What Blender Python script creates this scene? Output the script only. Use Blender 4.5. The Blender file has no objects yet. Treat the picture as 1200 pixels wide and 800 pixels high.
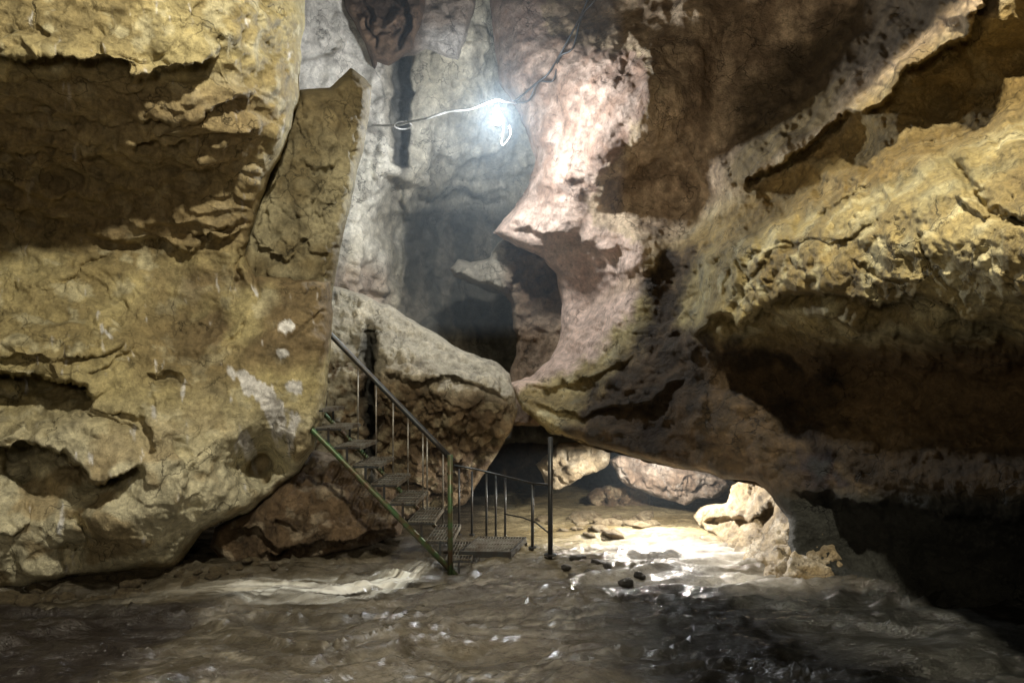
import bpy, math, random
import numpy as np
random.seed(7)
rng = np.random.default_rng(11)

# ------------------------------------------------------------------ basics
scene = bpy.context.scene
col = scene.collection
EYE = 1.55
F = 800.0          # focal length of the camera in units of a 1200-wide frame


def pt(px, py, d):
    """World point at distance d in front of the viewpoint, on a sight line."""
    return np.array([(px - 600) / F * d, d, EYE + (450 - py) / F * d])


def tag(o, label=None, cat=None, group=None, kind=None):
    if label: o['label'] = label
    if cat: o['category'] = cat
    if group: o['group'] = group
    if kind: o['kind'] = kind
    return o


# ------------------------------------------------------------------ numpy noise
_perm = np.concatenate([rng.permutation(256)] * 3).astype(np.int32)
_grad = rng.normal(size=(256, 3)); _grad /= np.linalg.norm(_grad, axis=1)[:, None]
_rand3 = rng.random((256, 3))


def _hash(i, j, k):
    return _perm[_perm[_perm[i & 255] + (j & 255)] + (k & 255)]


def perlin(p):
    i = np.floor(p).astype(np.int32); f = p - i
    u = f * f * f * (f * (f * 6 - 15) + 10)
    r = 0
    for a in (0, 1):
        wx = u[:, 0] if a else 1 - u[:, 0]
        for b in (0, 1):
            wy = u[:, 1] if b else 1 - u[:, 1]
            for c in (0, 1):
                wz = u[:, 2] if c else 1 - u[:, 2]
                g = _grad[_hash(i[:, 0] + a, i[:, 1] + b, i[:, 2] + c) & 255]
                d = g[:, 0] * (f[:, 0] - a) + g[:, 1] * (f[:, 1] - b) + g[:, 2] * (f[:, 2] - c)
                r = r + wx * wy * wz * d
    return r * 1.5


def fbm(p, octv=5, gain=0.5, lac=2.03):
    r = np.zeros(len(p)); a = 1.0; q = p.copy()
    for _ in range(octv):
        r += a * perlin(q); q = q * lac + 17.3; a *= gain
    return r


def ridged(p, octv=5, gain=0.5):
    r = np.zeros(len(p)); a = 1.0; q = p.copy(); w = 1.0
    for _ in range(octv):
        n = 1 - np.abs(perlin(q)) * 1.6; n = np.clip(n, 0, 1) ** 2
        r += a * n * w; w = np.clip(n * 1.4, 0, 1); q = q * 2.07 + 9.1; a *= gain
    return r


def worley(p):
    """F1, F2 and a random value of the nearest cell."""
    i = np.floor(p).astype(np.int32); f = p - i
    f1 = np.full(len(p), 9.0); f2 = np.full(len(p), 9.0); idv = np.zeros(len(p))
    for a in (-1, 0, 1):
        for b in (-1, 0, 1):
            for c in (-1, 0, 1):
                h = _hash(i[:, 0] + a, i[:, 1] + b, i[:, 2] + c) & 255
                q = _rand3[h] + np.array([a, b, c]) - f
                d = np.sqrt((q * q).sum(1))
                m = d < f1
                f2 = np.where(m, f1, np.minimum(f2, d)); idv = np.where(m, _rand3[h][:, 0], idv); f1 = np.where(m, d, f1)
    return f1, f2, idv


def sstep(a, b, x):
    t = np.clip((x - a) / (b - a), 0, 1); return t * t * (3 - 2 * t)


# ------------------------------------------------------------------ polygon and line distances
def seg_near(q, poly, closed=True):
    P = np.array(poly, float); n = len(P)
    best = np.full(len(q), 1e9); near = np.zeros_like(q); side = np.zeros(len(q)); tt = np.zeros(len(q))
    m = n if closed else n - 1
    for k in range(m):
        a = P[k]; b = P[(k + 1) % n]; ab = b - a
        t = np.clip(((q - a) @ ab) / (ab @ ab + 1e-9), 0, 1)
        c = a + t[:, None] * ab; d = np.hypot(q[:, 0] - c[:, 0], q[:, 1] - c[:, 1])
        s = ab[0] * (q[:, 1] - a[1]) - ab[1] * (q[:, 0] - a[0])
        w = d < best
        best = np.where(w, d, best); near = np.where(w[:, None], c, near)
        side = np.where(w, np.sign(s), side); tt = np.where(w, (k + t) / m, tt)
    return best, near, side, tt


def inside(q, poly):
    P = np.array(poly, float); r = np.zeros(len(q), bool); n = len(P)
    for k in range(n):
        x0, y0 = P[k]; x1, y1 = P[(k + 1) % n]
        if y0 == y1: continue
        c = ((y0 > q[:, 1]) != (y1 > q[:, 1])) & (q[:, 0] < (x1 - x0) * (q[:, 1] - y0) / (y1 - y0) + x0)
        r ^= c
    return r


def tps(ctrl, q, smooth=0.02):
    C = np.array(ctrl, float); s = 200.0; X = C[:, :2] / s; n = len(C)
    def phi(r): return r * r * np.log(r + 1e-9)
    r = np.hypot(X[:, None, 0] - X[None, :, 0], X[:, None, 1] - X[None, :, 1])
    K = phi(r) + np.eye(n) * smooth
    Pm = np.c_[np.ones(n), X]
    A = np.zeros((n + 3, n + 3)); A[:n, :n] = K; A[:n, n:] = Pm; A[n:, :n] = Pm.T
    w = np.linalg.solve(A, np.r_[C[:, 2], 0, 0, 0])
    Q = q / s; out = np.zeros(len(q))
    for k in range(n):
        out += w[k] * phi(np.hypot(Q[:, 0] - X[k, 0], Q[:, 1] - X[k, 1]))
    return out + w[n] + Q @ w[n + 1:]


def terrace(V, d, freq, wob, drop=0.10):
    """Saw-tooth beds: each one swells out and then breaks off sharply."""
    v = (V @ np.array(d)) * freq + wob
    f = v - np.floor(v); k = np.floor(v)
    a = 0.45 + 0.55 * np.abs(np.sin(k * 12.9898 + 1.3))
    return a * (f ** 1.6) * (1 - sstep(1 - drop, 1, f))


def crack(q, line, w, depth):
    d, _, _, t = seg_near(q, line, False)
    taper = np.clip(np.minimum(t, 1 - t) * 6 + 0.25, 0, 1)
    return depth * np.exp(-(d / w) ** 2) * taper


def ledge(q, line, out_, back, up, down, sharp=3.0, endfade=0.12):
    """Rock juts out just before the line and is undercut just past it (past = right-hand side going along)."""
    d, _, s, t = seg_near(q, line, False); sd = d * s
    fade = np.clip(np.minimum(t, 1 - t) / endfade, 0, 1)
    a = -out_ * np.exp(-np.clip(-sd, 0, None) / up)
    b = back * np.exp(-np.clip(sd, 0, None) / down)
    k = sstep(-sharp, sharp, sd)
    far = np.exp(-np.clip(d / (max(up, down) * 4), 0, 9) ** 2)
    return (a * (1 - k) + b * k) * fade * far


def bump(q, cx, cy, rx, ry, rot, amt, p=2.0):
    c, s = math.cos(math.radians(rot)), math.sin(math.radians(rot))
    x = q[:, 0] - cx; y = q[:, 1] - cy
    u = (c * x + s * y) / rx; v = (-s * x + c * y) / ry
    return -amt * np.exp(-(u * u + v * v) ** (p / 2))


# ------------------------------------------------------------------ mesh output
def mesh_obj(name, V, faces, mat, colors=None, smooth=True, parent=None):
    me = bpy.data.meshes.new(name)
    V = np.asarray(V, float)
    faces = np.asarray(faces)
    if faces.ndim == 2:
        nf, k = faces.shape
        me.vertices.add(len(V)); me.vertices.foreach_set('co', V.astype(np.float32).ravel())
        me.loops.add(nf * k); me.loops.foreach_set('vertex_index', faces.astype(np.int32).ravel())
        me.polygons.add(nf); me.polygons.foreach_set('loop_start', np.arange(0, nf * k, k, dtype=np.int32))
        me.update(calc_edges=True)
    else:
        me.from_pydata(V.tolist(), [], [list(f) for f in faces])
    if colors is not None:
        a = me.color_attributes.new('Col', 'FLOAT_COLOR', 'POINT')
        c4 = np.c_[colors, np.ones(len(V))] if colors.shape[1] == 3 else colors
        a.data.foreach_set('color', c4.astype(np.float32).ravel())
    me.polygons.foreach_set('use_smooth', np.full(len(me.polygons), smooth))
    me.materials.append(mat)
    me.validate(); me.update()
    o = bpy.data.objects.new(name, me); col.objects.link(o)
    if parent: o.parent = parent
    return o


def normals_of(V, Q):
    N = np.zeros_like(V)
    fn = np.cross(V[Q[:, 2]] - V[Q[:, 0]], V[Q[:, 3]] - V[Q[:, 1]])
    for k in range(4): np.add.at(N, Q[:, k], fn)
    return N / (np.linalg.norm(N, axis=1)[:, None] + 1e-12)


def rock_face(name, outline, ctrl, feats, relief, paint, mat, step=2.0, edge_px=14, edge_m=0.35,
              skirt=1.2, skirt_fn=None, warp=5.0, wscale=0.03, smooth=0.02, rough_px=2.6):
    O = np.array(outline, float)
    x0, y0 = O.min(0) - step; x1, y1 = O.max(0) + step
    xs = np.arange(x0, x1 + step, step); ys = np.arange(y0, y1 + step, step)
    nx, ny = len(xs), len(ys)
    gx, gy = np.meshgrid(xs, ys); q = np.c_[gx.ravel(), gy.ravel()]
    # roughen the outline so that silhouettes are natural
    def rough(p):
        z = np.c_[p * 0.035, np.full(len(p), 3.3 + len(name))]
        z2 = np.c_[p * 0.035, np.full(len(p), 8.7 + len(name))]
        return p + np.c_[fbm(z, 4), fbm(z2, 4)] * rough_px
    dense = []
    for k in range(len(O)):
        a, b = O[k], O[(k + 1) % len(O)]; n = max(1, int(np.hypot(*(b - a)) / 5))
        dense += [a + (b - a) * t / n for t in range(n)]
    dense = rough(np.array(dense))
    cen = (q.reshape(ny, nx, 2)[:-1, :-1] + q.reshape(ny, nx, 2)[1:, 1:]).reshape(-1, 2) / 2
    ins = inside(cen, dense)
    idx = np.arange(nx * ny).reshape(ny, nx)
    Q = np.c_[idx[:-1, :-1].ravel(), idx[1:, :-1].ravel(), idx[1:, 1:].ravel(), idx[:-1, 1:].ravel()][ins]
    used = np.unique(Q); remap = np.full(nx * ny, -1); remap[used] = np.arange(len(used))
    Q = remap[Q]; q = q[used]
    dist, near, _, _ = seg_near(q, dense)
    isin = inside(q, dense)
    E = np.sort(np.vstack([Q[:, [0, 1]], Q[:, [1, 2]], Q[:, [2, 3]], Q[:, [3, 0]]]), axis=1)
    ue, cnt = np.unique(E[:, 0] * 10_000_000 + E[:, 1], return_counts=True)
    be = ue[cnt == 1]; B = np.c_[be // 10_000_000, be % 10_000_000]
    border = np.unique(B)
    q[border] = near[border]; dist[border] = 0
    # warped copy of the coordinates for the features
    z = np.c_[q * wscale, np.full(len(q), 1.7)]
    qw = q + warp * 1.5 * np.c_[fbm(z, 4, 0.6), fbm(z + 31.7, 4, 0.6)]
    d = tps(ctrl, qw, smooth)
    for f in feats: d = d + f(qw)
    t = np.clip(dist / edge_px, 0, 1)
    d = d + edge_m * (1 - np.sqrt(np.clip(1 - (1 - t) ** 2, 0, 1)))
    V = np.c_[(q[:, 0] - 600) / F * d, d, EYE + (450 - q[:, 1]) / F * d]
    N = normals_of(V, Q)
    for _ in range(10):                      # broad normals, so that relief does not tear at the lips
        M = np.zeros_like(N)
        for k in range(4):
            np.add.at(M, Q[:, k], N[Q[:, (k + 1) % 4]] + N[Q[:, (k + 3) % 4]] + N[Q[:, k]])
        N = M / (np.linalg.norm(M, axis=1)[:, None] + 1e-12)
    sight = V - np.array([0, 0, EYE]); sight /= np.linalg.norm(sight, axis=1)[:, None]
    h = relief(V, qw) * sstep(-2, 9, dist) * (0.12 + 0.88 * sstep(0.12, 0.70, np.abs((N * sight).sum(1))))
    V = V + N * h[:, None]
    for _ in range(1):                       # relax the mesh a little
        M = np.zeros_like(V); W = np.zeros(len(V))
        for k in range(4):
            np.add.at(M, Q[:, k], V[Q[:, (k + 1) % 4]] + V[Q[:, (k + 3) % 4]]); np.add.at(W, Q[:, k], 2.0)
        keep = np.ones(len(V), bool); keep[border] = False
        V[keep] += 0.30 * (M[keep] / W[keep][:, None] - V[keep])
    N2 = normals_of(V, Q)
    C = paint(V, q, h, N2)
    # the sides run back into the rock
    inn = np.zeros((len(q), 2)); 
    dirv = q.mean(0) - q
    rings = 7
    ids = np.full(len(q), -1); ids[border] = np.arange(len(border))
    allV = [V]; allC = [C]; allF = [Q]
    prev = border.copy(); base = len(V)
    L = np.full(len(border), skirt) if skirt_fn is None else skirt_fn(q[border])
    g = dirv[border]; g = g / (np.linalg.norm(g, axis=1)[:, None] + 1e-9)
    ray = V[border] - np.array([0, 0, EYE]); rl = np.linalg.norm(ray, axis=1)[:, None]; ray = ray / rl
    for r in range(1, rings + 1):
        s = (r / rings) ** 1.3
        off = L * s
        inwd = 0.30 * L * s ** 1.5
        P = V[border] + ray * off[:, None] + np.c_[g[:, 0] * inwd, np.zeros(len(border)), -g[:, 1] * inwd]
        P = P + 0.05 * np.c_[fbm(P * 2.2, 3), fbm(P * 2.2 + 5, 3), fbm(P * 2.2 + 11, 3)] * min(1, r / 2)
        cur = base + np.arange(len(border)); base += len(border)
        allV.append(P); allC.append(C[border])
        pa = prev[ids[B[:, 0]]]; pb = prev[ids[B[:, 1]]]; ca = cur[ids[B[:, 0]]]; cb = cur[ids[B[:, 1]]]
        allF.append(np.c_[pa, pb, cb, ca]); prev = cur
    return mesh_obj(name, np.vstack(allV), np.vstack(allF), mat, np.vstack(allC))


# ------------------------------------------------------------------ materials
def new_mat(name):
    m = bpy.data.materials.new(name); m.use_nodes = True
    nt = m.node_tree; nt.nodes.clear()
    out = nt.nodes.new('ShaderNodeOutputMaterial'); bs = nt.nodes.new('ShaderNodeBsdfPrincipled')
    nt.links.new(bs.outputs[0], out.inputs[0])
    return m, nt, bs, out


def rock_mat(name, rough=(0.55, 0.85), fine=34.0, bump_s=0.5, spec=0.35, dist=0.042, stretch=(1, 1, 1), cracks=True):
    m, nt, bs, out = new_mat(name)
    N = nt.nodes.new; L = nt.links.new
    at = N('ShaderNodeAttribute'); at.attribute_name = 'Col'
    tc = N('ShaderNodeTexCoord')
    mp = N('ShaderNodeMapping'); mp.inputs['Scale'].default_value = stretch; L(tc.outputs['Object'], mp.inputs[0])
    n1 = N('ShaderNodeTexNoise'); n1.inputs['Scale'].default_value = fine; n1.inputs['Detail'].default_value = 6; n1.inputs['Roughness'].default_value = 0.65
    n2 = N('ShaderNodeTexNoise'); n2.inputs['Scale'].default_value = fine * 0.22; n2.inputs['Detail'].default_value = 8; n2.inputs['Roughness'].default_value = 0.7
    vo = N('ShaderNodeTexVoronoi'); vo.feature = 'DISTANCE_TO_EDGE'; vo.inputs['Scale'].default_value = fine * 0.16
    for t in (n1, n2, vo): L(mp.outputs[0], t.inputs['Vector'])
    r1 = N('ShaderNodeMapRange'); r1.inputs['From Min'].default_value = 0.3; r1.inputs['From Max'].default_value = 0.7
    r1.inputs['To Min'].default_value = 0.5; r1.inputs['To Max'].default_value = 1.4; L(n2.outputs['Fac'], r1.inputs['Value'])
    r2 = N('ShaderNodeMapRange'); r2.inputs['From Min'].default_value = 0.3; r2.inputs['From Max'].default_value = 0.7
    r2.inputs['To Min'].default_value = 0.78; r2.inputs['To Max'].default_value = 1.2; L(n1.outputs['Fac'], r2.inputs['Value'])
    mu = N('ShaderNodeMath'); mu.operation = 'MULTIPLY'; L(r1.outputs[0], mu.inputs[0]); L(r2.outputs[0], mu.inputs[1])
    mx = N('ShaderNodeVectorMath'); mx.operation = 'SCALE'; L(at.outputs['Color'], mx.inputs[0]); L(mu.outputs[0], mx.inputs['Scale'])
    L(mx.outputs[0], bs.inputs['Base Color'])
    rr = N('ShaderNodeMapRange'); rr.inputs['From Min'].default_value = 0.35; rr.inputs['From Max'].default_value = 0.65
    rr.inputs['To Min'].default_value = rough[0]; rr.inputs['To Max'].default_value = rough[1]; L(n2.outputs['Fac'], rr.inputs['Value']); L(rr.outputs[0], bs.inputs['Roughness'])
    bs.inputs['Specular IOR Level'].default_value = spec
    # pits and hairline cracks
    dn = N('ShaderNodeTexNoise'); dn.inputs['Scale'].default_value = 4.0; dn.inputs['Detail'].default_value = 5; L(mp.outputs[0], dn.inputs['Vector'])
    dv = N('ShaderNodeVectorMath'); dv.operation = 'MULTIPLY_ADD'; dv.inputs[1].default_value = (0.5, 0.5, 0.5); L(dn.outputs['Color'], dv.inputs[0]); L(mp.outputs[0], dv.inputs[2])
    ck = N('ShaderNodeTexVoronoi'); ck.feature = 'DISTANCE_TO_EDGE'; ck.inputs['Scale'].default_value = 2.6; L(dv.outputs[0], ck.inputs['Vector'])
    ckr = N('ShaderNodeMapRange'); ckr.inputs['From Min'].default_value = 0.0; ckr.inputs['From Max'].default_value = 0.022; ckr.inputs['To Min'].default_value = 0.0; ckr.inputs['To Max'].default_value = 1.0; L(ck.outputs['Distance'], ckr.inputs['Value'])
    pm = N('ShaderNodeTexNoise'); pm.inputs['Scale'].default_value = 1.7; pm.inputs['Detail'].default_value = 3; L(tc.outputs['Object'], pm.inputs['Vector'])
    pmr = N('ShaderNodeMapRange'); pmr.inputs['From Min'].default_value = 0.46; pmr.inputs['From Max'].default_value = 0.60; pmr.inputs['To Min'].default_value = 1.0; pmr.inputs['To Max'].default_value = 0.0 if cracks else 1.0; L(pm.outputs['Fac'], pmr.inputs['Value'])
    ckm = N('ShaderNodeMath'); ckm.operation = 'MAXIMUM'; L(ckr.outputs[0], ckm.inputs[0]); L(pmr.outputs[0], ckm.inputs[1])
    pit = N('ShaderNodeTexNoise'); pit.inputs['Scale'].default_value = fine * 2.3; pit.inputs['Detail'].default_value = 4; pit.inputs['Roughness'].default_value = 0.7; L(dv.outputs[0], pit.inputs['Vector'])
    pr = N('ShaderNodeMapRange'); pr.inputs['From Min'].default_value = 0.34; pr.inputs['From Max'].default_value = 0.48; pr.inputs['To Min'].default_value = 0.0; pr.inputs['To Max'].default_value = 1.0; L(pit.outputs['Fac'], pr.inputs['Value'])
    # cracks and pits scaled darker
    tm = N('ShaderNodeMath'); tm.operation = 'MULTIPLY'; L(ckm.outputs[0], tm.inputs[0])
    pd = N('ShaderNodeMapRange'); pd.inputs['To Min'].default_value = 0.55; pd.inputs['To Max'].default_value = 1.0; L(pr.outputs[0], pd.inputs['Value']); L(pd.outputs[0], tm.inputs[1])
    ct = N('ShaderNodeMapRange'); ct.inputs['To Min'].default_value = 0.30; ct.inputs['To Max'].default_value = 1.0; L(tm.outputs[0], ct.inputs['Value'])
    m2 = N('ShaderNodeVectorMath'); m2.operation = 'SCALE'; L(mx.outputs[0], m2.inputs[0]); L(ct.outputs[0], m2.inputs['Scale']); L(m2.outputs[0], bs.inputs['Base Color'])
    b1 = N('ShaderNodeBump'); b1.inputs['Strength'].default_value = bump_s; b1.inputs['Distance'].default_value = dist
    ad = N('ShaderNodeMath'); ad.operation = 'MULTIPLY_ADD'; ad.inputs[1].default_value = 2.6; L(n2.outputs['Fac'], ad.inputs[0]); L(n1.outputs['Fac'], ad.inputs[2])
    a2 = N('ShaderNodeMath'); a2.operation = 'MULTIPLY_ADD'; a2.inputs[1].default_value = 0.35; L(pr.outputs[0], a2.inputs[0]); L(ad.outputs[0], a2.inputs[2])
    a3 = N('ShaderNodeMath'); a3.operation = 'MULTIPLY_ADD'; a3.inputs[1].default_value = 0.9; L(ckm.outputs[0], a3.inputs[0]); L(a2.outputs[0], a3.inputs[2])
    L(a3.outputs[0], b1.inputs['Height']); L(b1.outputs[0], bs.inputs['Normal'])
    return m


def metal_mat(name, c, rough=0.45, metallic=0.6, rust=(0.10, 0.06, 0.035), amount=0.5):
    m, nt, bs, out = new_mat(name)
    N = nt.nodes.new; L = nt.links.new
    tc = N('ShaderNodeTexCoord'); n = N('ShaderNodeTexNoise'); n.inputs['Scale'].default_value = 9; n.inputs['Detail'].default_value = 8; n.inputs['Roughness'].default_value = 0.7
    L(tc.outputs['Object'], n.inputs['Vector'])
    cr = N('ShaderNodeValToRGB'); cr.color_ramp.elements[0].position = 0.5 - 0.2 * amount; cr.color_ramp.elements[0].color = (*rust, 1)
    cr.color_ramp.elements[1].position = 0.5 + 0.1; cr.color_ramp.elements[1].color = (*c, 1)
    L(n.outputs['Fac'], cr.inputs[0]); L(cr.outputs[0], bs.inputs['Base Color'])
    bs.inputs['Metallic'].default_value = metallic; bs.inputs['Roughness'].default_value = rough
    b = N('ShaderNodeBump'); b.inputs['Strength'].default_value = 0.2; b.inputs['Distance'].default_value = 0.003; L(n.outputs['Fac'], b.inputs['Height']); L(b.outputs[0], bs.inputs['Normal'])
    return m


M_left = rock_mat('limestone_tan', fine=30, bump_s=0.55)
M_right = rock_mat('limestone_rough', fine=26, bump_s=0.7)
M_back = rock_mat('limestone_pale', fine=22, bump_s=0.5)
M_rubble = rock_mat('limestone_rubble', fine=30, bump_s=0.8, rough=(0.4, 0.7))
M_floor = rock_mat('wet_mud_floor', rough=(0.06, 0.26), fine=22, bump_s=0.5, spec=0.55, stretch=(0.6, 1.5, 1), dist=0.022, cracks=False)
M_rail = metal_mat('dark_painted_steel', (0.055, 0.062, 0.068), 0.4, 0.5, (0.045, 0.038, 0.034), 0.5)
M_green = metal_mat('green_painted_steel', (0.06, 0.12, 0.05), 0.4, 0.3)
M_grate = metal_mat('galvanised_grating', (0.34, 0.33, 0.29), 0.4, 0.6, (0.13, 0.095, 0.065), 0.7)
M_galv = metal_mat('weathered_galvanised_steel', (0.34, 0.33, 0.31), 0.45, 0.6, (0.16, 0.13, 0.10), 0.6)
M_cable = metal_mat('white_cable_sheath', (0.62, 0.62, 0.6), 0.5, 0.0, (0.35, 0.34, 0.32), 0.4)
M_socket = metal_mat('black_socket', (0.03, 0.03, 0.03), 0.5, 0.0, (0.02, 0.02, 0.02), 0.2)


def mixc(a, b, t):
    t = np.clip(t, 0, 1)[:, None]; return np.asarray(a) * (1 - t) + np.asarray(b) * t


# ------------------------------------------------------------------ the left wall
def left_wall():
    out = [(-170, -70), (359, -70), (357, 0), (354, 60), (349, 120), (337, 165), (318, 203), (303, 245), (288, 300),
           (300, 318), (345, 324), (391, 326), (389, 380), (385, 440), (379, 490), (368, 528), (350, 552), (334, 568),
           (292, 600), (258, 612), (236, 622), (206, 668), (112, 674), (82, 678), (11, 696), (-60, 720), (-170, 745)]
    ctrl = [(-150, -60, 3.7), (0, -60, 4.0), (150, -60, 4.2), (300, -60, 4.9), (355, -60, 5.7),
            (-150, 30, 3.7), (0, 30, 4.0), (150, 40, 4.2), (270, 40, 4.6), (320, 40, 5.1), (352, 60, 5.6),
            (0, 66, 4.0), (80, 66, 4.1), (150, 85, 4.25), (230, 90, 4.5), (300, 120, 4.9), (335, 150, 5.4),
            (0, 120, 4.45), (100, 130, 4.6), (200, 140, 4.75), (270, 160, 4.9),
            (0, 200, 5.05), (100, 200, 5.15), (200, 210, 5.3), (280, 220, 5.4), (310, 200, 5.5),
            (0, 285, 5.55), (100, 285, 5.65), (200, 285, 5.7), (280, 290, 5.65),
            (0, 330, 5.45), (100, 335, 5.6), (200, 340, 5.7), (300, 345, 5.65), (380, 340, 5.75),
            (0, 372, 5.15), (100, 390, 5.35), (200, 400, 5.55), (300, 400, 5.55), (385, 410, 5.7),
            (0, 420, 4.95), (80, 425, 5.05), (160, 440, 5.2), (240, 450, 5.4), (320, 460, 5.5), (375, 480, 5.65),
            (0, 480, 5.3), (60, 470, 5.3), (60, 510, 4.95), (140, 520, 5.05), (0, 525, 5.0),
            (40, 565, 5.25), (200, 520, 5.1), (260, 520, 5.3), (0, 620, 4.95), (100, 600, 5.0), (180, 590, 5.05), (240, 580, 5.25),
            (305, 535, 5.8), (340, 530, 5.7), (320, 575, 5.85), (0, 680, 5.2), (100, 655, 5.25), (190, 645, 5.45), (240, 605, 5.5), (-150, 700, 5.1), (-150, 450, 4.7), (-150, 250, 5.0)]
    feats = [
        lambda q: ledge(q, [(-20, 66), (60, 64), (140, 72), (152, 94), (200, 84), (262, 68)], 0.10, 0.16, 22, 30, 2.5),
        lambda q: ledge(q, [(135, 160), (165, 166), (220, 168)], 0.10, 0.02, 10, 10, 2.5),
        lambda q: ledge(q, [(160, 138), (230, 135), (300, 110)], 0.06, 0.05, 14, 14, 2.5),
        lambda q: ledge(q, [(0, 230), (90, 236), (180, 225), (275, 190)], 0.05, 0.05, 18, 14, 2.5),
        lambda q: ledge(q, [(60, 272), (170, 282), (215, 290), (262, 284), (290, 262)], 0.05, 0.09, 14, 14, 2.0),
        lambda q: crack(q, [(218, 276), (255, 268), (290, 258)], 2.0, 0.15),
        lambda q: crack(q, [(279, 290), (281, 320), (278, 360)], 2.2, 0.14),
        lambda q: crack(q, [(330, 300), (305, 328), (297, 340)], 2.2, 0.12),
        lambda q: crack(q, [(50, 350), (85, 330), (100, 308), (130, 300)], 2.0, 0.06),
        lambda q: crack(q, [(265, 400), (285, 390), (290, 375)], 2.2, 0.05),
        lambda q: ledge(q, [(-20, 372), (60, 372), (130, 388), (190, 400), (225, 425)], -0.03, -0.06, 14, 18, 5),
        # hollow and tongue shapes of the lower boulder
        lambda q: ledge(q, [(-20, 422), (60, 424), (120, 412), (150, 400)], 0.06, 0.10, 14, 9, 2.2),
        lambda q: ledge(q, [(-30, 434), (14, 440), (60, 446), (100, 452), (114, 474)], 0.09, 0.60, 16, 18, 2.0),
        lambda q: -bump(q, 40, 462, 66, 13, 8, 0.14),
        lambda q: ledge(q, [(100, 440), (130, 428), (158, 402)], 0.04, 0.09, 10, 8, 2.0),
        lambda q: ledge(q, [(165, 432), (190, 442), (222, 452)], 0.05, 0.10, 9, 7, 2.0),
        lambda q: -bump(q, 195, 442, 18, 5, 15, 0.14),
        lambda q: bump(q, 60, 505, 85, 20, 14, 0.10),
        lambda q: ledge(q, [(-20, 530), (34, 522), (62, 533), (92, 546), (106, 566), (126, 567), (164, 541)], 0.12, 0.62, 18, 20, 2.0),
        lambda q: -bump(q, 60, 572, 55, 18, 10, 0.10),
        lambda q: -bump(q, 12, 552, 22, 18, -30, 0.25),
        lambda q: -bump(q, 135, 485, 28, 6, 12, 0.12),
        lambda q: ledge(q, [(95, 480), (130, 490), (165, 500)], 0.05, 0.08, 9, 7, 2.0),
        lambda q: bump(q, 190, 500, 40, 24, 60, 0.07),
        lambda q: bump(q, 215, 590, 34, 60, 10, 0.16), lambda q: bump(q, 130, 600, 60, 36, -15, 0.10),
        lambda q: ledge(q, [(165, 470), (180, 510), (178, 545)], 0.03, 0.10, 16, 12, 4),
        lambda q: crack(q, [(248, 480), (262, 520), (258, 570)], 7, 0.06), lambda q: crack(q, [(215, 520), (232, 560), (222, 610)], 8, 0.07),
        lambda q: ledge(q, [(-20, 620), (10, 628), (28, 612), (30, 585)], 0.05, 0.07, 10, 9, 2),
        lambda q: ledge(q, [(58, 640), (80, 632), (98, 640), (90, 612), (70, 606)], 0.06, 0.22, 10, 10, 2),
        lambda q: -bump(q, 85, 650, 14, 22, 20, 0.20),
        lambda q: bump(q, 150, 620, 40, 50, 20, 0.12),
        lambda q: ledge(q, [(205, 520), (225, 560), (205, 600), (190, 640)], -0.05, -0.05, 14, 14, 4),
        lambda q: ledge(q, [(330, 492), (306, 500), (286, 518), (276, 545), (264, 590)][::-1], -0.0, -0.0, 10, 12, 2.5),
        lambda q: -bump(q, 306, 542, 24, 24, 30, 0.65),
        lambda q: ledge(q, [(330, 470), (322, 505), (312, 520)], 0.05, 0.05, 10, 8, 2.5),
    ]

    def relief(V, q):
        up = sstep(150, 20, q[:, 1]) * sstep(330, 250, q[:, 0])
        f1, f2, iv = worley(V * np.array([5.5, 5.5, 7.5]) + 0.6 * np.c_[fbm(V * 3, 2), fbm(V * 3 + 9, 2), fbm(V * 3 + 4, 2)])
        sc = up * (-0.05) * np.clip(f1, 0, 1) ** 1.5
        dark = sstep(60, 110, q[:, 1]) * sstep(330, 270, q[:, 1]) * sstep(345, 300, q[:, 0])
        st = V * np.array([0.9, 1.2, 5.0]) + 0.35 * fbm(V * 1.1, 2)[:, None]
        strata = 0.055 * dark * (ridged(st, 4) - 0.8)
        low = sstep(380, 430, q[:, 1])
        big = 0.07 * fbm(V * 1.2, 3)
        med = (0.022 - 0.008 * low) * fbm(V * 5.0, 6, 0.6)
        rd = 0.040 * (ridged(V * np.array([1.2, 1.2, 2.0]) + 4, 4) - 0.9) * (1 - 0.3 * low)
        # vertical fluting near the right edge
        fl = sstep(310, 370, q[:, 0]) * (q[:, 1] > 330)
        flute = 0.02 * fl * fbm(V * np.array([12, 12, 2.0]), 3)
        g1, g2, gv = worley(V * 2.0 + 0.5 * fbm(V * 2.5, 3)[:, None])
        cr = -0.05 * np.exp(-((g2 - g1) / 0.035) ** 2) * sstep(0.1, 0.5, fbm(V * 0.8 + 3, 2) + 0.3) * (1 - low)
        wob = 1.2 * fbm(V * 1.3 + 5, 3) + 0.3 * fbm(V * 4.5, 3)
        zone = sstep(380, 420, q[:, 1]) * sstep(620, 540, q[:, 1]) * sstep(290, 200, q[:, 0])
        tr = 0.075 * zone * (terrace(V, (0.25, 0.1, -0.95), 3.4, wob) - 0.3) * sstep(-0.3, 0.2, fbm(V * 1.4 + 8, 2) + 0.1)
        tr = tr + 0.05 * dark * (terrace(V, (-0.15, 0.2, -0.9), 4.2, wob) - 0.3)
        tr = tr + 0.035 * up * (terrace(V, (0.6, 0.1, -0.7), 4.0, 1.5 * wob) - 0.3)
        tr = tr + 0.020 * (terrace(V, (0.5, -0.2, -0.8), 2.2, 1.6 * wob + 3, 0.06) - 0.3) * (1 - dark) * sstep(0.0, 0.3, fbm(V * 0.8 + 14, 2) + 0.15)
        return sc + strata + big + med + rd + flute + cr + tr

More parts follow.
